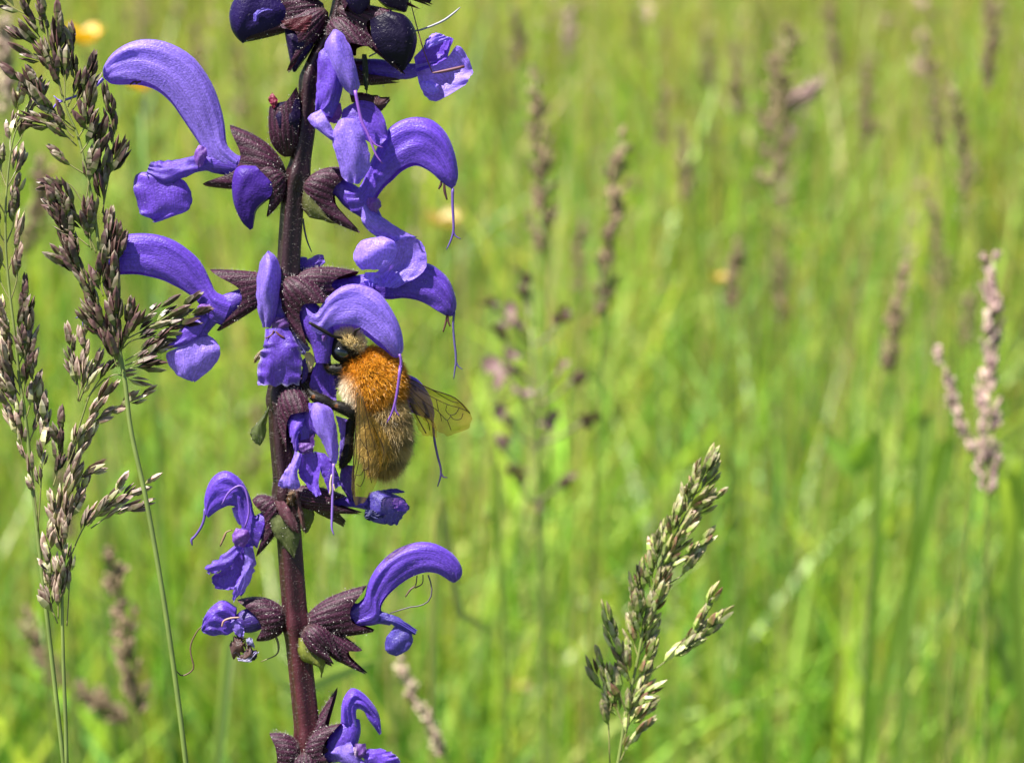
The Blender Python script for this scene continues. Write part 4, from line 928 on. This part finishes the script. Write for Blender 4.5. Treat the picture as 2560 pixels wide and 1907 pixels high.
PAL_TAN = [((.2, .19, .06), (.24, .18, .09), (.40, .31, .19)), ((.17, .17, .05), (.17, .11, .065), (.3, .22, .15)), ((.15, .16, .04), (.12, .075, .05), (.24, .17, .12))]
def templates(pal, seed, k=5): return [spikelet_template(seed + i, pal) for i in range(k)]
TPL = {'purple': templates(PAL_PURPLE, 10, 6), 'pale': templates(PAL_PALE, 30, 6), 'green': templates(PAL_GREEN, 50, 6), 'pink': templates(PAL_PINK, 70), 'tan': templates(PAL_TAN, 90)}
SPK = {}
for kname, ts in TPL.items():
    SPK[kname] = []
    for V, F, C in ts:
        b = MB(); b.add(V, F, C); me = b.build('spikelet', M_spike, None, (0, 0, 0), None, link=False)
        me.polygons.foreach_set('use_smooth', np.zeros(len(me.polygons), bool)); SPK[kname].append(me)

def ground_path(fr, px_path, splay=0.0):
    """extend a culm path (top to bottom, px) down to the ground; returns world points"""
    W = fr.world(px_path)
    d = W[-1] - W[-2]; d = d / np.linalg.norm(d)
    z = W[-1][2]
    foot = np.array([W[-1][0] + d[0] * z * .45 + splay, W[-1][1] + d[1] * z * .3, 0])
    midp = W[-1] * .55 + foot * .45 + np.array([d[0] * z * .12, d[1] * z * .1, 0])
    return densify(np.vstack([W, midp, foot + (0, 0, -.004)])), foot

def orient(dirv, roll):
    z = unit(dirv); x = unit(np.cross(z, np.array([0.3, .5, .8]))); y = np.cross(z, x)
    c, s = math.cos(roll), math.sin(roll)
    return np.stack([x * c + y * s, -x * s + y * c, z], 1)

def seed_grass(fr, culm, branches, pal, size, name, label, group=None, cr_=5.0, seed=1):
    """foreground grass: culm, thin branches and every spikelet a part. culm in px top->bottom; branches: (px path, n, pal or None)"""
    r = np.random.default_rng(seed)
    Wp, foot = ground_path(fr, culm)
    t = thing(name, foot, label, 'grass', group)
    mb = MB(); k = fr.k
    nn = len(Wp)
    mb.tube(Wp, np.interp(np.arange(nn), [0, nn * .35, nn - 1], [cr_ * .35 * k, cr_ * k, cr_ * 1.5 * k]), np.stack([np.linspace(.16, .12, nn), np.linspace(.18, .19, nn), np.linspace(.05, .035, nn)], 1), n=8, m=110)
    mb.build('culm', M_culm, t, foot, None)
    for pts, n, pl in branches:
        pts = np.asarray(pts, float)
        m = 30
        P = cr(pts, m)
        bm = MB(); bm.tube(P, [2.0, 1.6, 1.1], (.17, .16, .055), n=5, m=14)
        bo = bm.build('branch', M_culm, t, foot, fr)
        T = unit(np.gradient(P, axis=0))
        n = max(2, int(round(n * .8)))
        us = np.linspace(.30 if n > 3 else .6, 1, n) + r.uniform(-.02, .02, n)
        side = 1
        for u in us.clip(0, 1):
            i = min(m - 1, int(u * (m - 1)))
            tg = T[i]
            perp = unit(np.cross(tg, r.normal(0, 1, 3) * .6 + np.array([0, 0, 1.0]))) * side
            side = -side
            dirv = unit(tg + perp * r.uniform(.08, .28) * (0.2 if u > .98 else 1) + np.array([0, 0, r.uniform(-.15, .3)]))
            o = bpy.data.objects.new('spikelet', SPK[pl or pal][r.integers(0, len(SPK[pl or pal]))])
            col_main.objects.link(o); o.parent = t
            L = size * r.uniform(.78, 1.25)
            pos = fr.world(P[i] + perp * 2)
            # px directions -> world directions
            wd = dirv[0] * RIGHT - dirv[1] * UP - dirv[2] * FWD
            R3 = orient(wd, r.uniform(0, 6.28)) * (L * fr.k)
            R3[:, :2] *= r.uniform(.88, 1.18)
            M4 = Matrix(((*R3[0], pos[0] - foot[0]), (*R3[1], pos[1] - foot[1]), (*R3[2], pos[2] - foot[2]), (0, 0, 0, 1)))
            o.matrix_local = M4
    return t

def auto_branches(axis, seed, n_nodes, length, spread, n_spk, w_amp=25, u0=0.0, u1=1.0, pal=None):
    """short ascending branches on alternate sides of a panicle axis (px, bottom -> top)"""
    r = np.random.default_rng(seed)
    P = cr(axis, 100); T = unit(np.gradient(P, axis=0)); out = []
    for j, u in enumerate(np.linspace(u0, u1, n_nodes)):
        i = int(u * 99)
        for s in ((-1, 1) if j < n_nodes - 1 else (0,)):
            L = length * (1 - .55 * (u - u0) / max(.01, u1 - u0)) * r.uniform(.75, 1.2)
            side = np.array([-T[i][1], T[i][0], 0]) * s
            tip = P[i] + unit(T[i] + side * spread * r.uniform(.6, 1.3)) * L + np.array([0, 0, r.uniform(-1, 1) * w_amp])
            mid = (P[i] + tip) / 2 + side * L * .06 + np.array([0, 0, r.uniform(-.3, .3) * w_amp])
            out.append((np.array([P[i], mid, tip]), max(2, int(n_spk * (1 - .4 * u) * r.uniform(.8, 1.2))), pal))
    return out

p1 = crop(0, 0, 2.58); p2 = crop(0, 500, 3.304); p3 = crop(0, 900, 1.64); p4 = crop(1400, 1080, 1.998)
# tall purple panicle in front of the sage
axis1 = np.vstack([np.array([(310, 905, 30)]), np.array([(300, 860, 30), (275, 740, 32), (258, 660, 34), (248, 581, 34), (233, 484, 34), (202, 349, 32), (167, 264, 30), (135, 128, 28), (108, 10, 26)])])
br1 = []
def B(q, pts, n, w=30, pal=None): br1.append((q(pts, w), n, pal))
B(p1, [(290, 150), (150, 90), (60, 40)], 4); B(p1, [(330, 330), (240, 200), (200, 80)], 5); B(p1, [(330, 330), (310, 150), (300, -40)], 6); B(p1, [(360, 430), (270, 330), (180, 270)], 4)
B(p1, [(400, 520), (330, 430), (230, 380)], 5); B(p1, [(390, 480), (400, 340), (400, 180)], 6, 40); B(p1, [(430, 640), (380, 500), (330, 380)], 7, 44); B(p1, [(440, 680), (440, 560), (430, 460)], 4, 46)
B(p1, [(450, 700), (500, 560), (480, 290)], 7, 26); B(p1, [(470, 740), (540, 620), (585, 490)], 6, 30); B(p1, [(500, 840), (330, 700), (165, 545)], 9, 34); B(p1, [(500, 860), (330, 720), (250, 570)], 8, 42)
B(p1, [(510, 950), (400, 850), (250, 780)], 6, 30); B(p1, [(500, 900), (460, 860), (430, 790)], 3, 44); B(p1, [(520, 900), (580, 800), (590, 700)], 6, 36); B(p1, [(540, 1000), (600, 900), (570, 800)], 5, 44)
B(p1, [(570, 1100), (630, 1020), (655, 920)], 5, 30); B(p1, [(560, 1130), (480, 1080), (430, 1040)], 3, 30); B(p1, [(570, 1320), (590, 1200), (605, 1100)], 4, 40); B(p1, [(560, 1330), (470, 1200), (390, 1210)], 3, 36)
B(p1, [(675, 1440), (690, 1200), (780, 1010)], 7, 22); B(p1, [(670, 1380), (740, 950), (715, 710)], 9, 24); B(p1, [(640, 1300), (640, 1200), (650, 1120)], 3, 30)
B(p1, [(560, 1460), (470, 1330), (400, 1240)], 6, 38); B(p1, [(600, 1560), (520, 1440), (385, 1360)], 7, 34); B(p1, [(600, 1600), (480, 1500), (420, 1420)], 5, 44); B(p1, [(640, 1640), (600, 1530), (590, 1430)], 4, 42)
B(p2, [(780, 820), (620, 500), (490, 80)], 11, 38); B(p2, [(780, 800), (640, 420), (550, 60)], 9, 46); B(p2, [(800, 830), (700, 640), (560, 500)], 7, 40); B(p2, [(780, 420), (760, 300), (770, 180)], 5, 36)
B(p2, [(860, 560), (900, 420), (920, 260)], 7, 44); B(p2, [(930, 640), (980, 500), (1005, 350)], 6, 40); B(p2, [(880, 800), (850, 700), (870, 580)], 5, 46); B(p2, [(960, 920), (960, 780), (970, 650)], 6, 42)
B(p2, [(920, 1050), (850, 950), (780, 790)], 7, 40); B(p2, [(930, 1200), (870, 1080), (790, 930)], 7, 36); B(p2, [(930, 1220), (880, 1150), (780, 1040)], 6, 30); B(p2, [(1000, 1120), (980, 1000), (970, 870)], 7, 46)
B(p2, [(990, 1380), (950, 1250), (920, 1130)], 6, 42); B(p2, [(1010, 1380), (1000, 1280), (985, 1170)], 5, 48); B(p2, [(1020, 1250), (1070, 1100), (1090, 970)], 6, 34)
B(p2, [(1030, 1200), (1150, 1020), (1330, 890)], 5, 28); B(p2, [(1040, 1160), (1250, 1050), (1510, 890)], 6, 26); B(p2, [(1250, 1050), (1400, 1000), (1575, 945)], 3, 28); B(p2, [(1250, 1060), (1350, 1050), (1460, 1030)], 2, 30)
B(p2, [(1030, 1230), (1120, 1160), (1350, 1110)], 4, 34); B(p2, [(1050, 1330), (1150, 1270), (1290, 1170)], 4, 30); B(p2, [(1050, 1370), (1150, 1330), (1280, 1270)], 5, 32); B(p2, [(1050, 1410), (1100, 1390), (1165, 1380)], 3, 34)
culm1 = np.vstack([axis1[::-1][:-1], np.array([(318, 960, 30), (333, 1080, 30), (370, 1250, 28), (410, 1480, 24), (440, 1690, 18), (468, 1920, 10)])])
seed_grass(FOCUS, culm1, br1, 'purple', 66, 'seeding_grass', 'tall grass with dense dark purple seed panicle overlapping the sage petals', cr_=5.5, seed=3)
# pale-tipped panicle leaving the picture
axis2 = np.array([(76, 1205, -20), (67, 1113, -20), (56, 1020, -20), (45, 954, -20), (36, 863, -20), (18, 712, -20), (10, 600, -20), (12, 480, -20), (28, 350, -20), (60, 270, -20)])
br2 = auto_branches(axis2, 5, 14, 125, .30, 7, 30, .12, 1.0)
for i in range(len(br2)):
    if i % 3: br2[i] = (br2[i][0], br2[i][1], 'pale' if i % 3 == 1 else 'purple')
br2.append((p3([(150, 700), (165, 480), (170, 360), (180, 230)], -16), 9, None)); br2.append((p3([(215, 520), (235, 440), (240, 300)], -10), 7, 'purple')); br2.append((p3([(150, 660), (130, 520), (80, 330), (70, 220)], -16), 9, None))
culm2 = np.vstack([axis2[::-1], np.array([(90, 1333, -20), (110, 1510, -20), (155, 1915, -24)])])
seed_grass(FOCUS, culm2, br2, 'pale', 64, 'seeding_grass', 'grass with cream and purple tipped panicle behind the dark purple one', cr_=5, seed=5)
# thin panicle with outstretched branches
br3 = []
def B3(pts, n, w=-6, pal=None): br3.append((p3(pts, w), n, pal))
B3([(320, 170), (318, 100), (300, 40), (290, -60)], 9); B3([(325, 170), (350, 110), (385, 40)], 6, -2); B3([(320, 165), (345, 60), (350, -100)], 8, 4)
B3([(265, 480), (320, 310), (420, 230), (575, 150)], 11); B3([(270, 460), (320, 330), (380, 220), (440, 140)], 8, 4); B3([(350, 170), (400, 90), (440, 40)], 2, -6, 'purple'); B3([(430, 80), (470, 60), (525, 70)], 3)
B3([(270, 850), (340, 690), (420, 610), (595, 510)], 11); B3([(360, 680), (420, 610), (480, 530)], 6, 4); B3([(370, 690), (460, 630), (560, 600)], 6, -10)
B3([(255, 640), (280, 560), (320, 480), (370, 460)], 8); B3([(250, 620), (265, 560), (300, 470)], 6, 4); B3([(260, 700), (300, 620), (335, 530)], 7, -10); B3([(262, 480), (300, 400), (335, 345)], 5)
B3([(255, 800), (240, 700), (215, 600)], 7); B3([(262, 860), (262, 740), (275, 640)], 7, 4); B3([(240, 900), (200, 830), (215, 700)], 8, -2); B3([(255, 950), (265, 820), (258, 740)], 6); B3([(235, 1080), (205, 1000), (195, 890)], 8); B3([(240, 1060), (240, 960), (240, 850)], 7, 4); B3([(272, 1090), (280, 960), (285, 870)], 3, -8)
axis3 = p3([(430, 75), (370, 140), (340, 220), (300, 350), (265, 480), (250, 620), (258, 800), (252, 950), (258, 1250), (268, 1500), (272, 1660)], -6)
seed_grass(FOCUS, axis3, br3, 'pale', 60, 'seeding_grass', 'slender grass with brown purple spikelets on long outstretched branches', cr_=4.6, seed=9)
# green panicle standing alone
FR4 = Frame(0.257)
axis4 = p4([(290, 1652), (310, 1530), (330, 1400), (395, 1100), (430, 900), (470, 760), (520, 620), (620, 430), (700, 250), (785, 80)])
br4 = auto_branches(axis4, 15, 16, 88, .34, 8, 20, .18, .90)
br4 += [(p4([(430, 1215), (540, 1130), (640, 1040), (735, 860)], 8), 12, None), (p4([(560, 1110), (660, 1050), (765, 960)], 12), 7, None), (p4([(250, 1660), (243, 1430), (240, 1350), (185, 1230)], -10), 8, None),
        (p4([(243, 1430), (260, 1300), (215, 1160)], -4), 7, None), (p4([(300, 1640), (340, 1560), (400, 1490)], 6), 5, None), (p4([(310, 1560), (350, 1450), (420, 1390)], 4), 6, None), (p4([(330, 1500), (360, 1350), (420, 1310)], 8), 6, None),
        (p4([(340, 1240), (290, 1100), (245, 960)], 6), 7, None), (p4([(480, 790), (600, 720), (655, 660)], 4), 4, None), (p4([(500, 700), (600, 640), (715, 535)], 8), 6, None), (p4([(600, 470), (690, 400), (765, 330)], 6), 5, None)]
culm4 = np.vstack([axis4[::-1], p4([(270, 1760), (240, 1950)])])
seed_grass(FR4, culm4, br4, 'green', 60, 'seeding_grass', 'green seed panicle with purple tips standing alone amid the open meadow', cr_=5, seed=21)

# ------------------------------------------------------------------ seed heads further back (each a thing: culm + panicle)
def head_mesh(fr_k, axis_w, pal, length_px, seed, spread=.3, nodes=9, spk=5, blen=90, size=44):
    r = np.random.default_rng(seed)
    mb = MB()
    P = cr(axis_w, 60); T = unit(np.gradient(P, axis=0))
    for j, u in enumerate(np.linspace(0, .98, nodes)):
        i = int(u * 59)
        for s in range((2 if j % 2 else 3) if u < .9 else 1):
            L = blen * fr_k * (1 - .6 * u) * r.uniform(.35, 1.25)
            side = unit(np.cross(T[i], r.normal(0, 1, 3)))
            d = unit(T[i] + side * spread * r.uniform(.5, 1.4))
            for q in range(spk):
                pos = P[i] + d * L * (.25 + .75 * q / max(1, spk - 1))
                V, F, C = TPL[pal][r.integers(0, len(TPL[pal]))]
                R3 = orient(unit(d + r.normal(0, .22, 3)), r.uniform(0, 6)) * size * fr_k * r.uniform(.8, 1.25)
                R3[:, :2] *= 1.35
                mb.add(V @ R3.T + pos, F, C * r.uniform(.9, 1.45))
    return mb

def meadow_head(x, y, x2, y2, D, pal, label, group=None, seed=0, spread=.3, blen=90, nodes=9, lean=0.0, scale=1.0):
    """seed head from (x,y) tip to (x2,y2) foot, pixels of the 2218 wide view, D metres from the lens"""
    r = np.random.default_rng(seed)
    fr = Frame(D)
    a = cv([(x2, y2), ((x + x2) / 2 + r.uniform(-6, 6), (y + y2) / 2), (x, y)])
    W = fr.world(a)
    foot = np.array([W[0][0] + lean + r.uniform(-.02, .02), W[0][1] + r.uniform(-.01, .03), 0])
    t = thing('meadow_grass', foot, label, 'grass', group)
    c = MB(); pth = densify(np.vstack([W[::-1], W[0] * .6 + foot * .4 + (0, 0, .01), foot - (0, 0, .004)]))
    c.tube(pth, [.0002, .0003, .0004, .0005, .0006], (.19, .24, .05), n=6, m=24); c.build('culm', M_culm, t, foot, None)
    h = head_mesh(K * scale, W, pal, 0, seed, spread * 1.7, int(nodes * 2.2), 4, blen * 1.55, 54)
    h.build('panicle', M_head, t, foot, None)
    return t

G_BLUR = 'seed heads rising out of the blurred meadow'
meadow_head(2152, 560, 2138, 1080, .40, 'pink', 'pale pink feathery seed head standing tall at the meadow edge', seed=1, spread=.22, blen=90, nodes=14, scale=.9)
meadow_head(2035, 760, 2110, 990, .405, 'pink', 'short dusky side head leaning against the pale pink one', seed=2, spread=.2, blen=45, nodes=6, scale=.7)
meadow_head(1352, 300, 1308, 690, .47, 'tan', 'dark brown narrow seed head beyond the arching violet hoods', seed=3, spread=.22, blen=80, nodes=10)
meadow_head(1158, 170, 1182, 560, .50, 'tan', 'brown and cream seed head beside the pale lilac petal', seed=4, spread=.25, blen=90, nodes=10)
meadow_head(1700, 70, 1672, 420, .58, 'tan', 'stout brown seed head with drooping side branch', seed=5, spread=.4, blen=120, nodes=10, scale=1.1)
meadow_head(1955, 580, 1918, 820, .50, 'tan', 'tan seed head nodding over at its tip', seed=6, spread=.2, blen=70, nodes=8)
meadow_head(240, 1215, 300, 1560, .42, 'tan', 'brown seed head low between the thin grass culms', seed=7, spread=.3, blen=80, nodes=8)
meadow_head(868, 1440, 965, 1640, .40, 'pale', 'cream seed head leaning beside the wilting flower', seed=8, spread=.2, blen=60, nodes=7, scale=.8)
for i, (x, y, x2, y2, D, pal) in enumerate([(2065, 180, 2085, 440, .62, 'tan'), (2145, 10, 2130, 200, .62, 'tan'), (1480, 280, 1482, 450, .7, 'tan'), (1598, 540, 1575, 680, .62, 'tan'), (60, 1345, 150, 1500, .5, 'tan'),
                                            (185, 1500, 285, 1575, .5, 'tan'), (305, 0, 312, 150, .8, 'tan'), (1588, 100, 1600, 260, .75, 'tan'), (1880, 150, 1872, 330, .75, 'tan'), 
                                            (6, 60, 14, 260, .42, 'pale'), (95, 360, 60, 560, .5, 'tan'), (130, 1000, 150, 1180, .6, 'tan'), (1110, 20, 1125, 150, .8, 'tan'), (1240, 20, 1235, 120, .9, 'pink'),
                                            (1800, 20, 1815, 160, .8, 'tan'), (2000, 90, 2040, 330, .7, 'tan'), (1760, 190, 1690, 240, .6, 'pink'), (1430, 180, 1440, 330, .9, 'tan'), (1690, 560, 1700, 700, .8, 'tan'),
                                            (2010, 420, 2050, 640, .72, 'tan'), (1265, 480, 1250, 640, .75, 'tan'), (1530, 80, 1535, 200, .95, 'tan'), (2100, 640, 2090, 760, .8, 'tan'), (420, 60, 430, 180, .9, 'tan'), (560, 880, 540, 1040, .8, 'tan')]):
    own = {9: 'cream seed head peeping out beside the dark purple panicle', 13: 'faint pinkish seed head far beyond the lilac petal', 16: 'pinkish side spray joined to the stout brown seed head',
           4: 'toppled purple brown seed head low behind the thin culms', 5: 'fallen brown seed head lying across the low grass'}.get(i)
    meadow_head(x, y, x2, y2, D, pal, own or 'soft brown seed head blurred in the meadow behind the sage', None if own else G_BLUR, seed=40 + i, spread=.28, blen=80, nodes=7, scale=1.0)

# ------------------------------------------------------------------ small meadow flowers
def buttercup(x, y, D, rad, colr, label, name='buttercup', group=None, seed=0):
    r = np.random.default_rng(seed)
    fr = Frame(D); c = fr.world(cv([(x, y)])[0])
    foot = np.array([c[0] + r.uniform(-.02, .02), c[1] + r.uniform(-.01, .02), 0])
    t = thing(name, foot, label, 'flower', group)
    s = MB(); s.tube(np.array([c - (0, 0, .002), c * .5 + foot * .5 + (r.uniform(-.006, .006), 0, 0), foot - (0, 0, .004)]), [.0006, .0008, .001], (.12, .2, .04), n=6); s.build('stem', M_culm, t, foot, None)
    for k in range(5):
        a = k * 2 * math.pi / 5 + r.uniform(-.1, .1)
        d = np.array([math.cos(a), math.sin(a), 0]); q = np.array([-d[1], d[0], 0])
        u = np.linspace(0, 1, 6)[:, None]; wdt = np.sin(np.pi * (.1 + .8 * u)) * rad * .55
        ctr = c + d * rad * u + np.array([0, 0, 1]) * (rad * .75 * u ** 1.6)
        G = np.stack([ctr - q * wdt, ctr + d * 0 - np.array([0, 0, rad * .06]), ctr + q * wdt], 1)
        p = MB(); p.grid(G, colr); p.build('petal', M_flow, t, foot, None)
    e = MB(); G, _ = ellipsoid(c + (0, 0, rad * .12), np.diag([rad * .22] * 3), 10, 7); e.grid(G, (.55, .38, .02), wrap=True); e.build('flower_centre', M_flow, t, foot, None)
buttercup(182, 92, .56, .0050, (.62, .34, .008), 'bright yellow buttercup between the purple panicle and the hooded flower', seed=1)
buttercup(306, 192, .54, .0042, (.6, .30, .02), 'half hidden yellow buttercup under the curved upper hood', seed=2)
buttercup(962, 490, .7, .0055, (.38, .26, .05), 'faded yellow buttercup beside the forked styles', seed=3)
buttercup(1560, 608, .7, .0026, (.42, .26, .02), 'tiny yellow bloom among the brown seed heads', seed=4)
buttercup(1125, 1495, .8, .0040, (.34, .22, .06), 'dull orange bloom low in the grass', seed=5)

# pink flowered plant
fr = Frame(.47)
top = fr.world(cv([(1150, 600)])[0]); mid_ = fr.world(cv([(1160, 900)])[0]); foot = np.array([mid_[0] + .01, mid_[1] + .01, 0])
pf = thing('pink_wildflower', foot, 'spindly wildflower with small dusky pink blooms beyond the bee wing', 'flower plant')
s = MB(); s.tube(np.array([top, fr.world(cv([(1148, 750)])[0]), mid_, mid_ * .5 + foot * .5, foot - (0, 0, .004)]), [.0003, .0004, .0005, .0006, .0007], (.22, .27, .07), n=6); s.build('stem', M_culm, pf, foot, None)
for i, (x, y, pk, sz) in enumerate([(1110, 688, 1, 1.3), (1078, 720, 0, 1), (1085, 800, 1, 1.6), (1200, 918, 1, 1.3), (1165, 1100, 1, 1), (1090, 900, 1, 1), (1080, 965, 1, 1.2), (1130, 600, 0, 1), (1215, 690, 0, 1.1), (1240, 822, 0, 1.1), (1270, 905, 0, 1.1), (1100, 770, 1, 1.1), (1135, 640, 0, 1), (1060, 660, 0, .8), (1225, 1030, 0, 1), (1120, 1030, 0, 1.1), (1215, 800, 1, .9), (1130, 850, 1, .9)]):
    r = np.random.default_rng(i)
    q = fr.world(cv([(x, y)], r.uniform(-80, 80))[0]); j = fr.world(cv([(1153, y + 60)])[0])
    b = MB(); b.tube(np.array([j, (j + q) / 2 + (0, 0, -.001), q]), [.0003, .0003, .0003], (.15, .12, .07), n=5, m=6); st_ = b.build('branch', M_culm, pf, foot, None)
    for k in range(3):
        c = (.22, .13, .13) if pk else (.09, .055, .035)
        dd = unit(r.normal(0, 1, 3) + np.array([0, -.3, .5])) * .0026 * sz; ss = unit(np.cross(dd, r.normal(0, 1, 3))) * .0012 * sz
        u = np.linspace(0, 1, 6)[:, None]; w = np.sin(np.pi * (.08 + .84 * u)); nn = unit(np.cross(dd, ss)) * .0007
        G = np.stack([q + dd * u - ss * w, q + dd * u + nn * w, q + dd * u + ss * w], 1)
        p = MB(); p.grid(G, c); p.build('petal', M_flow, st_, foot, None)

# ------------------------------------------------------------------ the grass mass
def blades(n, yr, hr, wr, cols, seed, lean=.35, xm=0.06, segs=5, curl=1.0, dens=1.0):
    r = np.random.default_rng(seed)
    y = yr[0] + (yr[1] - yr[0]) * r.random(n) ** dens
    dist = y - CAM[1]
    x = (r.random(n) * 2 - 1) * (dist * .23 + xm)
    k = r.random(n) < .55                       # the meadow also runs on beyond the picture, both ways
    x = np.where(k, x, np.sign(x) * (dist * .23 + xm + r.random(n) * (dist * .30 + .12)))
    h = hr[0] + (hr[1] - hr[0]) * r.random(n) ** 1.3
    w = r.uniform(*wr, n)
    a = r.uniform(0, 2 * np.pi, n); ln = np.abs(r.normal(0, lean, n)).clip(0, 1.1) * h
    h = np.where(y < .55, np.minimum(h, .15 + .2 * (y - .25) / .3), h)
    t = np.linspace(0, 1, segs + 1)
    base = np.stack([x, y, np.full(n, -.003)], -1)
    d = np.stack([np.cos(a), np.sin(a), 0 * a], -1)
    ctr = base[:, None] + d[:, None] * (ln[:, None] * t ** 2)[..., None] * curl + np.array([0, 0, 1.0]) * (h[:, None] * (t - .22 * (ln / h)[:, None] * t ** 2.5))[..., None]
    fa = r.uniform(0, np.pi, n); q = np.stack([np.cos(fa), np.sin(fa), 0 * fa], -1)
    wid = w[:, None] * np.interp(t, [0, .35, .75, 1], [.6, 1, .75, .05])
    V = np.stack([ctr - q[:, None] * wid[..., None] / 2, ctr + q[:, None] * wid[..., None] / 2], 2).reshape(-1, 3)
    i = np.arange(segs)
    f = np.stack([2 * i, 2 * i + 1, 2 * i + 3, 2 * i + 2], -1)
    F = (np.arange(n)[:, None, None] * 2 * (segs + 1) + f[None]).reshape(-1, 4)
    cols = np.array(cols); c = cols[r.integers(0, len(cols), n)] * r.uniform(.7, 1.3, (n, 1))
    pt = np.sin(31 * x + 9 * y + 1) * np.sin(17 * y - 12 * x + 2) + .6 * np.sin(67 * x - 23 * y) * np.sin(41 * y + 30 * x)
    c = c * (1 + .38 * pt[:, None] * np.array([1.1, .9, 1.0]))
    C = np.repeat(c[:, None], 2 * (segs + 1), 1)
    mb = MB(); mb.add(V, F, C); return mb
GREENS = [(.25, .42, .06), (.31, .46, .09), (.18, .39, .09), (.38, .47, .10), (.28, .44, .05), (.39, .43, .12), (.11, .26, .025), (.09, .20, .025)]
STRAW = [(.38, .36, .10), (.34, .38, .07), (.40, .34, .16), (.30, .36, .05)]
g = blades(21000, (.28, 1.3), (.12, .30), (.002, .0044), GREENS, 1, .55)
g.build('grass', M_grass, None, (0, 0, 0), None, 'stuff')
g = blades(38000, (.9, 4.6), (.16, .35), (.0025, .005), GREENS + STRAW + [(.34, .26, .14)], 2, .6, dens=1.25)
g.build('grass', M_grass, None, (0, 0, 0), None, 'stuff')
g = blades(1600, (.45, 1.5), (.14, .27), (.005, .009), [(.30, .46, .14), (.36, .48, .18), (.26, .42, .09)], 8, .8)
g.build('grass', M_grass, None, (0, 0, 0), None, 'stuff')
g = blades(4600, (.40, 1.8), (.26, .40), (.0006, .0015), STRAW + [(.30, .20, .12), (.42, .33, .2)], 3, .12)
g.build('grass', M_grass, None, (0, 0, 0), None, 'stuff')
g = blades(6200, (1.2, 4.6), (.30, .46), (.0010, .0022), STRAW, 4, .12, dens=1.2)
g.build('grass', M_grass, None, (0, 0, 0), None, 'stuff')
# the far seed heads that read as one haze of brown
r = np.random.default_rng(99)
sh = MB()
for i in range(620):
    y = .8 + 3.4 * r.random() ** 1.1
    x = (r.random() * 2 - 1) * ((y - CAM[1]) * .23 + .05)
    z = r.uniform(.26, .44); Lh = r.uniform(.035, .07)
    ax_ = np.array([(x, y, z - Lh), (x + r.uniform(-.004, .004), y, z - Lh / 2), (x + r.uniform(-.012, .012), y, z)])
    h = head_mesh(K, ax_, ('tan', 'tan', 'tan', 'pink', 'pale')[r.integers(0, 5)], 0, i, .3, 5, 4, 190, 85)
    for V, (F, mt), C in zip(h.V, h.F, h.C):
        pass
    sh.add(np.vstack(h.V), np.vstack([f for f, _ in h.F]), np.vstack(h.C) * r.uniform(.9, 1.5))
sh.build('seeding_grass_mass', M_head, None, (0, 0, 0), None, 'stuff')
for o_ in scene.objects:
    if o_.parent is None and o_.get('kind') == 'stuff':
        o_['label'] = {'grass': 'fine green meadow grass filling the field', 'seeding_grass_mass': 'far brown seed heads blending together over the field'}[o_.name.split('.')[0]]
        o_['category'] = 'grass'
# broad bright blades standing out of the mass
def broad(x, y, x2, y2, D, width, label, seed, colr=(.21, .36, .05), group=None):
    r = np.random.default_rng(seed)
    fr = Frame(D); a = fr.world(cv([(x, y)])[0]); b = fr.world(cv([(x2, y2)])[0])
    foot = np.array([b[0] + (b[0] - a[0]) * 1.6 + r.uniform(-.05, .05), b[1] + .03, 0])
    P = cr(np.array([a, a * .5 + b * .5 + (0, 0, .004), b, foot - (0, 0, .004)]), 16)
    q = unit(np.cross(unit(np.gradient(P, axis=0)), np.array([0.2, 1, .25]))) * width * .5 * np.interp(np.linspace(0, 1, 16), [0, .15, .4, .6, 1], [.05, .8, 1, .6, .3])[:, None]
    m = MB(); nn = np.array([0, -.0006, .0003])
    m.grid(np.stack([P - q, P + nn * 0 - np.array([0, -.0008, 0]), P + q], 1) - foot, colr)
    o = m.build('grass_blade', M_grass, None, (0, 0, 0), None); o.location = foot
    o['label'] = label; o['category'] = 'grass'; o['kind'] = 'thing'
    if group: o['group'] = group
broad(1995, 960, 1985, 1130, .58, .0058, 'wide pale green blade catching the sun beside the pink head', 1, (.30, .42, .10))
broad(1780, 930, 1900, 1170, .60, .0058, 'long bright blade bending across the open meadow', 2)
broad(2060, 1010, 2000, 1160, .58, .0058, 'short wide bright blade crossing its neighbour', 3, (.26, .4, .07))
broad(2195, 1120, 2200, 1260, .5, .0058, 'broad blade with a glowing tip under the pink head', 4, (.30, .42, .08))
broad(830, 1425, 470, 1660, .42, .0035, 'pale arching blade slanting behind the maroon stem', 5, (.26, .36, .12))
broad(1050, 1080, 1085, 1260, .5, 0.0027, 'upright light blade below the pink wildflower', 6, (.28, .38, .10))
broad(1062, 1370, 935, 1392, .42, .0016, 'thin straw lying level behind the shaded flower', 7, (.34, .36, .16))
